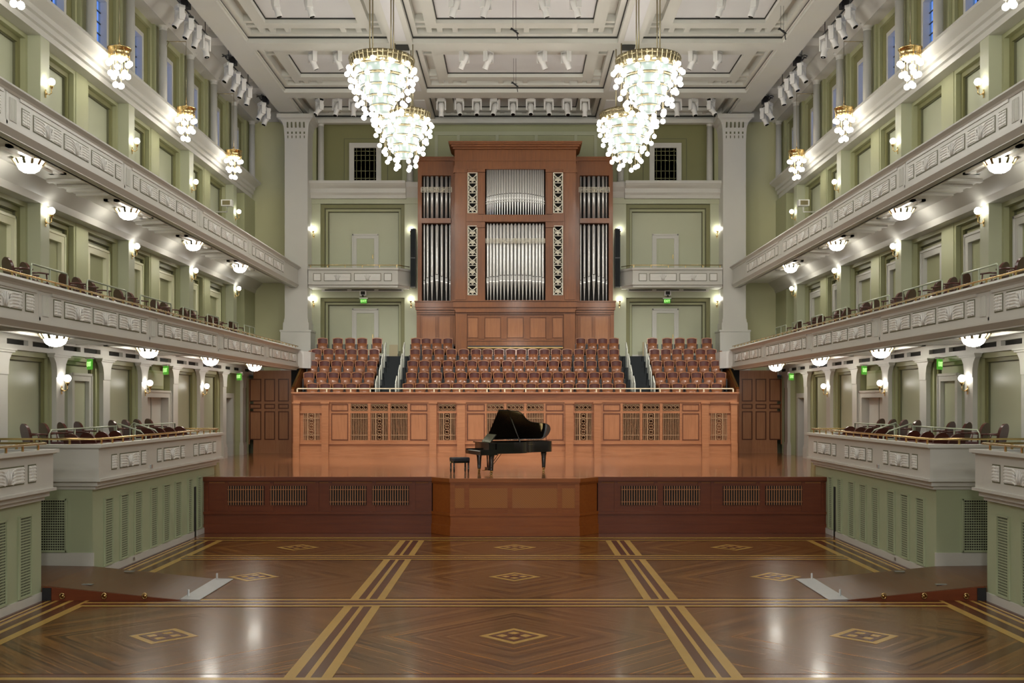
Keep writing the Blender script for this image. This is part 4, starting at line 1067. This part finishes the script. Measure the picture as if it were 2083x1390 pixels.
# exit signs and cameras
def txt(body, size, mat_, parent, loc, rot):
    cu = bpy.data.curves.new('lettering', 'FONT'); cu.body = body; cu.size = size; cu.align_x = 'CENTER'; cu.align_y = 'CENTER'; cu.extrude = .004
    o = bpy.data.objects.new('lettering', cu); C.objects.link(o); cu.materials.append(mat_); C.objects.unlink(o)
    dg = bpy.context.evaluated_depsgraph_get(); C.objects.link(o); dg.update(); me = bpy.data.meshes.new_from_object(o.evaluated_get(dg)); bpy.data.objects.remove(o)
    o = bpy.data.objects.new('lettering', me); C.objects.link(o); o.parent = parent; o.location = loc; o.rotation_euler = rot; return o
def exit_sign(x, y, z, rz, label, w_=.30, h_=.21):
    t = thing('exit_sign', label, 'exit sign', (x,y,z), rz)
    M().box(-w_/2-.05, w_/2+.05, -.05, .05, .0, .05).build('canopy', WHITEP, t)
    M().box(-w_/2, w_/2, -.02, .02, -h_, 0).build('sign_plate', EXITG, t)
    txt('EXIT', h_*.66, EXITL, t, (0,-.026,-h_/2), (pi/2,0,0))
for s, sd in SIDES:
    for i, px in enumerate((177,332,478)):
        y = (29.5, 35.9, 45.4)[i]; x = (1050-px)*y/F*s
        exit_sign(min(abs(x),11.86)*s, y, pz((731,745,760)[i], y), .9*s, 'green exit sign hanging from the beam on the %s, %s' % (sd, ('nearest one','middle one','farthest one near the stage')[i]), .42, .29)
    exit_sign(7.17*s, 49.95, pz(608,49.9), 0, 'green exit sign above the %s choir door' % sd)
    exit_sign(12.3*s, 44.3, 11.35, 0.0, 'green exit sign over the end of the %s upper balcony' % sd)
    t = thing('camera', 'small grey camera on a bracket over the %s choir exit sign' % sd, 'camera', (7.17*s, 49.9, pz(598,49.9)))
    m = M(); m.box(-.15,.15,-.2,0,-.1,.14); m.build('housing', WHITEP, t); m = M(); m.box(-.1,.1,-.215,-.2,-.06,.1); m.sph((0,-.22,-.12), .05, 10, 6); m.build('lens', LENS, t)
    t = thing('projector', 'grey projector on a wall bracket at the end of the %s upper balcony' % sd, 'projector', (12.1*s, 44.4, 12.4))
    m = M(); m.box(-.22,.22,-.15,.15,-.12,.14); m.build('housing', WHITEP, t); M().box(-.16,.16,-.165,-.15,-.08,.1).build('front_grille', ABRASS, t)
    M().tube([(0,0,-.1),(0,0,-.35),(.5*s,0,-.35)], .03, 6).build('bracket', WHITEP, t)
# ---------------------------------------------------------------- choir seats
def choir_seat():
    t = thing('auditorium_chair', '', 'chair')     # faces -y, origin on the floor at the back
    m = M(); pts = [(-.235,.40)]
    arch = [(-.235+.47*i/8, .83+.045*sin(pi*i/8)) for i in range(9)]
    inner = [(-.205+.41*i/8, .80+.04*sin(pi*i/8)) for i in range(9)][::-1]
    outl = [(-.225,.30)] + arch + [(.225,.30),(.195,.30)] + inner + [(-.195,.30)]
    m.prism(outl, 'y', -.16, -.06); m.box(-.21,.21,-.09,-.05,.30,.82); m.build('back_frame', SEATF, t)
    m = M()     # curved pad
    n = 6; top = [(x, z) for x, z in inner[::-1]]
    vs = []; 
    for i, (x, z) in enumerate(top): dy = .03*sin(pi*i/8); vs += [(x,-.12-dy,.48),(x,-.12-dy,z)]
    m.add(vs, [(2*i,2*i+2,2*i+3,2*i+1) for i in range(8)], 0, True); m.build('back_pad', SEATP, t)
    m = M(); vs = []     # folded seat, veneer underside bulging forward
    for i in range(9):
        x = -.205+.41*i/8; dy = .055*sin(pi*i/8)
        vs += [(x,-.24-dy,.16),(x,-.27-dy,.36),(x,-.22-dy,.60+.02*sin(pi*i/8)),(x,-.19,.16),(x,-.17,.58)]
    fs = []
    for i in range(8):
        a = 5*i; b = a+5; fs += [(a,b,b+1,a+1),(a+1,b+1,b+2,a+2),(a+2,b+2,b+4,a+4),(a+3,a,a+0,a+3)][:3]
        fs += [(a+3,b+3,b,a)]
    m.add(vs, fs, 0, True); m.build('seat_bottom', SEATW, t)
    for sx in (-1, 1):
        m = M(); m.box(sx*.245-.018, sx*.245+.018, -.30, -.04, 0, .54, 0); m.build('standard', BLACKM, t)
        m = M(); m.box(sx*.245-.022, sx*.245+.022, -.34, -.04, .54, .565); m.build('armrest', CHAIRW, t)
    return t
pse = Proto(choir_seat())
RW_ = {
 'left': [[634.3,660.5,686.8,713.3,741],[627.6,653.3,677.3,702.3,725.3,749.8],[635,659.3,683.8,707.7,731.8,755.5],[643,667.4,690.7,714.8,737.5,760.6],[655.4,686.4,711.6,736,766.4]],
 'centre': [[830,855,880.5,905.6,931,955.7,980.5,1006.4,1030.6,1055.6,1079.6,1104.8,1130,1155.8,1182.8,1209.8,1236.2,1262],
  [836.7,861.8,887.8,914.3,939,965,989,1014,1038.7,1062.8,1086.8,1111.4,1135.4,1160,1184.6,1209.5,1234.4,1258.4],
  [839.4,863,886.6,911.2,935.8,959.8,983.4,1007.2,1031.8,1055.4,1078.4,1101.8,1126.2,1151.6,1177.8,1203.2,1228.4,1254],
  [844,868.8,893.2,918,943,968.4,991.8,1015,1039,1060.4,1084.4,1107.8,1131.2,1154,1178,1202.3,1226.4,1249.4],
  [846,866.5,888.7,910.8,1181.6,1205.4,1226.4,1248.6]],
 'right': [[1352.2,1379.2,1406.8,1432.6,1459],[1344.4,1369,1393,1417.6,1442.8,1466.8],[1337.2,1361.8,1385.8,1409.2,1433.2,1457.2],[1332.4,1355.2,1378,1401.4,1426,1447.6],[1327.6,1358,1383.4,1408,1438.6]]}
RNAME = ['front', 'second', 'third', 'fourth', 'back']
for blk, rws in RW_.items():
    for r, row in enumerate(rws):
        d = 45.05+.92*r
        for i, px in enumerate(row):
            x = (px-1050)*(d-.15)/F+CX
            rot = {'left': .12, 'centre': 0, 'right': -.12}[blk]
            if blk == 'centre': rot = -x*.012
            pse.put((x, d, rz[r]), rot, 'wooden choir seat, %s row of the %s block, %s from the left' % (RNAME[r], blk, ORD[i]), 'choir seats')
# stair handrails
for s, sd in SIDES:
    for side, xs in (('outer', (765,772,776.5,782)), ('inner', (805,811,815.6,820.4))):
        for r in range(4):
            d = 45.1+.92*r; x = (1046.8-xs[r])*d/F*s
            t = thing('stair_rail', 'thin white stair rail, %s edge of the %s choir stairs, %s from the bottom' % (side, sd, ORD[r]), 'stair rail', (x, d-.3, rz[r]-.35))
            m = M(); m.tube([(0,0,0),(0,0,1.18),(0,.06,1.25),(0,.5,1.52),(0,.56,1.48),(0,.56,.3)], .028, 6); m.build('tube', WHITERAIL, t)
            M().box(-.03,.03,-.03,.03,-.02,.02).build('foot', WHITERAIL, t)
    M_ = thing('cardboard_panel', 'small tan board leaning on the wall at the top of the %s choir stairs' % sd, 'board', (5.75*s if s < 0 else 6.2, 49.85, 6.15))
    M().box(-.2,.2,0,.05,0,.62 if s < 0 else .75).build('board', mat('tan_board', (.42,.36,.22), .7), M_)

# ---------------------------------------------------------------- armchairs of the boxes and lower balconies
def armchair():
    t = thing('armchair', '', 'chair')     # faces -y
    m = M(); n = 10
    out = [(-.21,.46),(-.235,.62)] + [(-.235*cos(pi*i/n), .72+.21*sin(pi*i/n)) for i in range(n+1)] + [(.235,.62),(.21,.46)]
    m.prism(out, 'y', -.03, .02); m.v = [(x, y+(z-.46)*.22, z) for x, y, z in m.v]; m.build('back_shell', CHAIRW, t)
    m = M(); inn = [(x*.86, .48+(z-.46)*.92) for x, z in out]; m.prism(inn, 'y', -.055, -.025); m.v = [(x, y+(z-.46)*.22, z) for x, y, z in m.v]; m.build('back_pad', CHAIRU, t)
    m = M(); m.prism([(-.22,-.46),(.22,-.46),(.235,-.40),(.21,.0),(-.21,.0),(-.235,-.40)], 'z', .38, .46); m.build('seat', CHAIRU, t)
    m = M(); m.box(-.215,.215,-.43,-.01,.33,.38); m.build('seat_rail', CHAIRW, t)
    for sx in (-1, 1):
        m = M(); m.tube([(sx*.22,.03,.66),(sx*.255,-.15,.68),(sx*.255,-.40,.67)], .022, 6); m.tube([(sx*.245,-.34,.66),(sx*.22,-.38,.38)], .018, 6); m.build('armrest', CHAIRW, t)
        M().bar((sx*.20,-.40,.34),(sx*.20,-.43,0), .04).build('leg', CHAIRW, t); M().bar((sx*.19,-.02,.40),(sx*.19,.06,0), .04).build('leg', CHAIRW, t)
    return t
pa = Proto(armchair())
for s, sd in SIDES:
    # chair backs turned to the hall side walls; they look across to the stage
    for i, d in enumerate((24.65,25.65,26.65,27.65,30.0,31.0,31.95,32.95)):
        pa.put((11.35*s, d, 2.6), (pi-.75)*(-1 if s > 0 else 1)*1.0 if False else (pi+ (.75 if s > 0 else -.75)), 'dark round-backed armchair, back row of the far %s box, %s from its near end' % (sd, ORD[i]), 'box armchairs')
    for i, d in enumerate((24.6,25.5,26.4,27.3,29.7,30.6,31.5,32.5)):
        pa.put((10.25*s, d, 2.37), pi+(.35 if s > 0 else -.35), 'dark round-backed armchair, front row of the far %s box, %s from its near end' % (sd, ORD[i]), 'box armchairs')
    for i, d in enumerate((24.1,24.95,27.1,27.9,28.8,30.8,31.7,33.9,34.8,36.8,37.7,39.9,40.7,43.0)):
        pa.put((11.5*s, d, 6.40), pi+(.7 if s > 0 else -.7), 'dark armchair, raised row of the %s lower balcony, %s from its near end' % (sd, ORD[i]), 'balcony armchairs')
    for i in range(20):
        d = 21.9+1.1*i
        if abs(d-29) < .3: continue
        pa.put((10.35*s, d, 5.74), pi+(.6 if s > 0 else -.6), 'dark armchair, front row of the %s lower balcony, %s from its near end' % (sd, ORD[i]), 'balcony armchairs')
    m = M(); m.box(11.05*s, 12.6*s, 22, 45.5, 5.72, 6.4); o = tag(m.build('balcony_riser', CARPET), 'carpeted step carrying the raised chairs of the %s lower balcony' % sd, 'step')

# ---------------------------------------------------------------- grand piano
TH = radians(20.9)
p = thing('grand_piano', 'black concert grand piano with raised lid standing on the stage front', 'piano', (-.72, 33.62, ST), TH)
def curve(off_=0, u0=-.36):
    k = [(.70,-.10),(1.0,-.05),(1.22,.12),(1.40,.34),(1.62,.50),(1.90,.56),(2.15,.60),(2.32,.70),(2.43,.88),(2.46,1.08),(2.43,1.28),(2.34,1.41),(2.2,1.44)]
    pts = []
    for i in range(len(k)-1):
        for j in range(4):
            p0 = k[max(i-1,0)]; p1 = k[i]; p2 = k[i+1]; p3 = k[min(i+2,len(k)-1)]; t = j/4
            pts.append(tuple(.5*((2*p1[c])+(-p0[c]+p2[c])*t+(2*p0[c]-5*p1[c]+4*p2[c]-p3[c])*t*t+(-p0[c]+3*p1[c]-3*p2[c]+p3[c])*t**3) for c in (0,1)))
    return [(u0,1.44),(u0,-.10)] + pts + [k[-1]]
rim = curve(u0=.12)
m = M(); n = len(rim); cx_, cy_ = 1.1, .75
inn = [(cx_+(u-cx_)*.955, cy_+(v-cy_)*.94) for u, v in rim]
vs = [(u,v,.66) for u,v in rim]+[(u,v,1.02) for u,v in rim]+[(u,v,1.02) for u,v in inn]+[(u,v,.90) for u,v in inn]
fs = []
for i in range(n):
    j = (i+1) % n
    fs += [(i,j,n+j,n+i),(n+i,n+j,2*n+j,2*n+i),(2*n+i,2*n+j,3*n+j,3*n+i)]
fs.append(tuple(range(n)))
m.add(vs, fs, 0); m.build('rim', BLACK, p)
m = M(); m.prism([(u,v) for u,v in inn], 'z', .86, .90); m.build('soundboard', BRASS, p)
m = M()
for i in range(24): v = .05+1.3*i/24; m.bar((.25,v,.93),(.9+1.3*min(1,(v+.2)/1.1),v*.9+.12,.93), .006)
m.build('strings', BRASS, p)
m = M(); m.box(-.42,.14,-.10,1.44,.62,.72); m.box(-.42,.14,-.10,-.02,.72,.79); m.box(-.42,.14,1.36,1.44,.72,.79); m.box(-.12,.14,-.02,1.36,.72,1.0); m.box(-.16,.16,-.10,1.44,.98,1.02); m.box(-.43,-.40,-.10,1.44,.66,.74); m.build('keyboard_case', BLACK, p)
m = M(); m.box(-.38,-.14,.02,1.32,.72,.745); m.build('white_keys', mat('ivory_keys', (.85,.84,.78), .25), p)
m = M(); q = 0
for i in range(52):
    if i % 7 in (0,1,3,4,5): v = .02+1.3*(i+1)/52; m.box(-.28,-.14,v-.006,v+.006,.745,.757)
m.build('black_keys', BLACK, p)
m = M(); m.bar((-.02,.72,1.03),(-.02,.72,1.05),.02); m.v = []; m.f = []; m.m = []; m.sm = []
m.add([(.02,.25,1.02),(.02,1.1,1.02),(.22,1.1,1.27),(.22,.25,1.27),(.05,.25,1.01),(.05,1.1,1.01),(.25,1.1,1.26),(.25,.25,1.26)], [(0,1,2,3),(4,7,6,5),(0,4,5,1),(1,5,6,2),(2,6,7,3),(3,7,4,0)]); m.build('music_desk', BLACK, p)
lid = M(); lp = curve(u0=.30); a = radians(39)
def rot_lid(u, v, z): dv = 1.46-v; return (u, 1.46-dv*cos(a)-z*sin(a)*-1*0, 1.045+dv*sin(a)+z*cos(a))
n = len(lp)
vs = [rot_lid(u,v,0) for u,v in lp]+[rot_lid(u,v,.022) for u,v in lp]
lid.add(vs, [tuple(range(n)), tuple(range(n,2*n))]+[(i,(i+1)%n,n+(i+1)%n,n+i) for i in range(n)]); lid.build('lid', BLACK, p)
f2 = M(); fp = [(.30,1.44),(.30,-.10),(.66,-.10),(.66,1.44)]; vs = [rot_lid(u,v,.025) for u,v in fp]+[rot_lid(u,v,.045) for u,v in fp]
f2.add(vs, [(0,1,2,3),(4,7,6,5)]+[(i,(i+1)%4,4+(i+1)%4,4+i) for i in range(4)]); f2.build('front_flap', BLACK, p)
q = rot_lid(.75,.12,0); M().bar((.95,.02,1.02), q, .03, .02).build('lid_prop', BLACK, p)
for (u, v) in ((.0,.08),(.0,1.28),(2.2,1.05)):
    lg = M(); lg.lathe([(.001,.66),(.095,.66),(.105,.60),(.085,.5),(.062,.15),(.06,.12),(.001,.12)], (u,v,0), 8); lo = lg.build('leg', BLACK, p)
    c_ = M(); c_.lathe([(.001,.13),(.05,.13),(.05,.08),(.02,.07),(.001,.07)], (u,v,0), 10); c_.cyl((u-.02,v-.02,.035), .035, .03, 12, ax='y'); c_.cyl((u+.01,v+.01,.035), .035, .03, 12, ax='y'); c_.build('castor', BRASS, lo)
ly = M(); ly.tube([(.1,.56,.64),(.1,.60,.2)], .022, 6); ly.tube([(.1,.78,.64),(.1,.74,.2)], .022, 6); ly.box(.04,.16,.50,.84,.1,.2); ly.tube([(.15,.6,.16),(.5,.55,.62)], .01, 5); ly.tube([(.15,.74,.16),(.5,.79,.62)], .01, 5); lo = ly.build('pedal_lyre', BLACK, p)
for v in (.59,.67,.75): M().bar((.06,v,.11),(-.09,v,.09), .025, .012).build('pedal', BRASS, lo)
b = thing('piano_bench', 'black padded piano bench with four legs beside the grand piano', 'bench', ((935-1050)*34.45/F+CX, 34.45, ST), radians(24))
m = M(); m.box(-.29,.29,-.19,.19,.38,.51); me = m.mesh('seat_pad', LEATH); o = link('seat_pad', me, b); bv = o.modifiers.new('b','BEVEL'); bv.width = .035; bv.segments = 3
M().box(-.28,.28,-.175,.175,.33,.40).build('seat_frame', BLACK, b)
for x in (-.25,.25):
    for y in (-.15,.15): M().lathe([(.001,0),(.018,0),(.018,.02),(.03,.06),(.028,.33),(.001,.33)], (x,y,0), 8).build('leg', BLACK, b)
for x in (-.31,.31): M().cyl((x-.012,0,.36), .035, .024, 10, ax='x').build('knob', BRASS, b)

# ---------------------------------------------------------------- ramps
for s, sd in SIDES:
    t = thing('wooden_ramp', 'low dark wooden ramp leading to the gap between the %s boxes' % sd, 'ramp', (0,0,0))
    y0, y1 = 21.45, 24.0; xa, xb = 9.55, 6.75; 
    m = M(); m.prism([(xb,.0),(xb,.012),(xa,.30),(11.6,.33),(11.6,0)], 'y', y0, y1); m.mir(s); m.build('deck', RAMPW, t)
    m = M(); m.prism([(xb,.0),(xb,.010),(xa-.02,.285),(xa-.02,0)], 'y', y0-.03, y0); m.mir(s); m.build('side_board', APRON, t)
    for i, x in enumerate((9.15,8.3,7.48)):
        g = M(); g.tube([(x+.05*cos(q*pi/6), y0-.06, .10+.055*sin(q*pi/6)) for q in range(12)], .012, 5, 0, True); g.lathe([(.001,0),(.035,0),(.03,.02),(.001,.03)], (x, y0-.05, .10), 10, ax='y'); g.mir(s); g.build('pull_ring', BRASS, t)
    M().box(9.38, 9.56, y0-.05, y0+.2, .0, .26).mir(s).build('end_block', BLACKM, t)
    for x, y in ((8.75,21.9),(8.5,23.6)): M().box(x, x+.22, y, y+.09, .235, .25).mir(s).build('latch_plate', STEEL, t)
    t = thing('steel_plate', 'flat brushed steel threshold plate at the foot of the %s ramp' % sd, 'steel plate', (0,0,0))
    m = M(); m.add([(6.78,y0-.02,.004),(6.38,y0-.02,.004),(6.38,y1,.004),(6.80,y1,.004),(6.78,y0-.02,.03),(6.38,y0-.02,.016),(6.38,y1,.016),(6.80,y1,.03)], [(0,3,2,1),(4,5,6,7),(0,1,5,4),(1,2,6,5),(2,3,7,6),(3,0,4,7)]); m.mir(s); m.build('plate', STEEL, t)
    for y in (y0+.35, y1-.12): M().cyl((6.72,y,.02), .022, .14, 10).mir(s).build('peg', STEEL, t)

# ---------------------------------------------------------------- unseen lamps added to brighten hall and stage
def lamp(kind, loc, rot, e, **k):
    l = bpy.data.lights.new('added_fill_lamp', kind); l.energy = e; l.color = (1,.97,.92)
    for a, v in k.items(): setattr(l, a, v)
    o = bpy.data.objects.new('added_fill_lamp', l); C.objects.link(o); o.location = loc; o.rotation_euler = rot; return o
for x in (-8, 0, 8):  # added disk lamps behind the camera, filling surfaces that face it
    lamp('AREA', (x, -2.6, 9.0), (radians(82), 0, 0), 330, shape='DISK', size=1.2)
    lamp('AREA', (x, -2.6, 13.2), (radians(70), 0, 0), 300, shape='DISK', size=1.2)

from mathutils import Vector
def spot(loc, tgt, e, ang):
    o = lamp('SPOT', loc, (0,0,0), e, spot_size=radians(ang), spot_blend=.6, shadow_soft_size=.25)
    o.rotation_euler = (Vector(tgt)-Vector(loc)).to_track_quat('-Z', 'Y').to_euler()
for x in (-9.2, 9.2):      # unseen spots added above the frame to brighten screen and stage
    spot((x, 34.7, 17.55), (x*.48, 45.3, 3.0), 5200, 52)
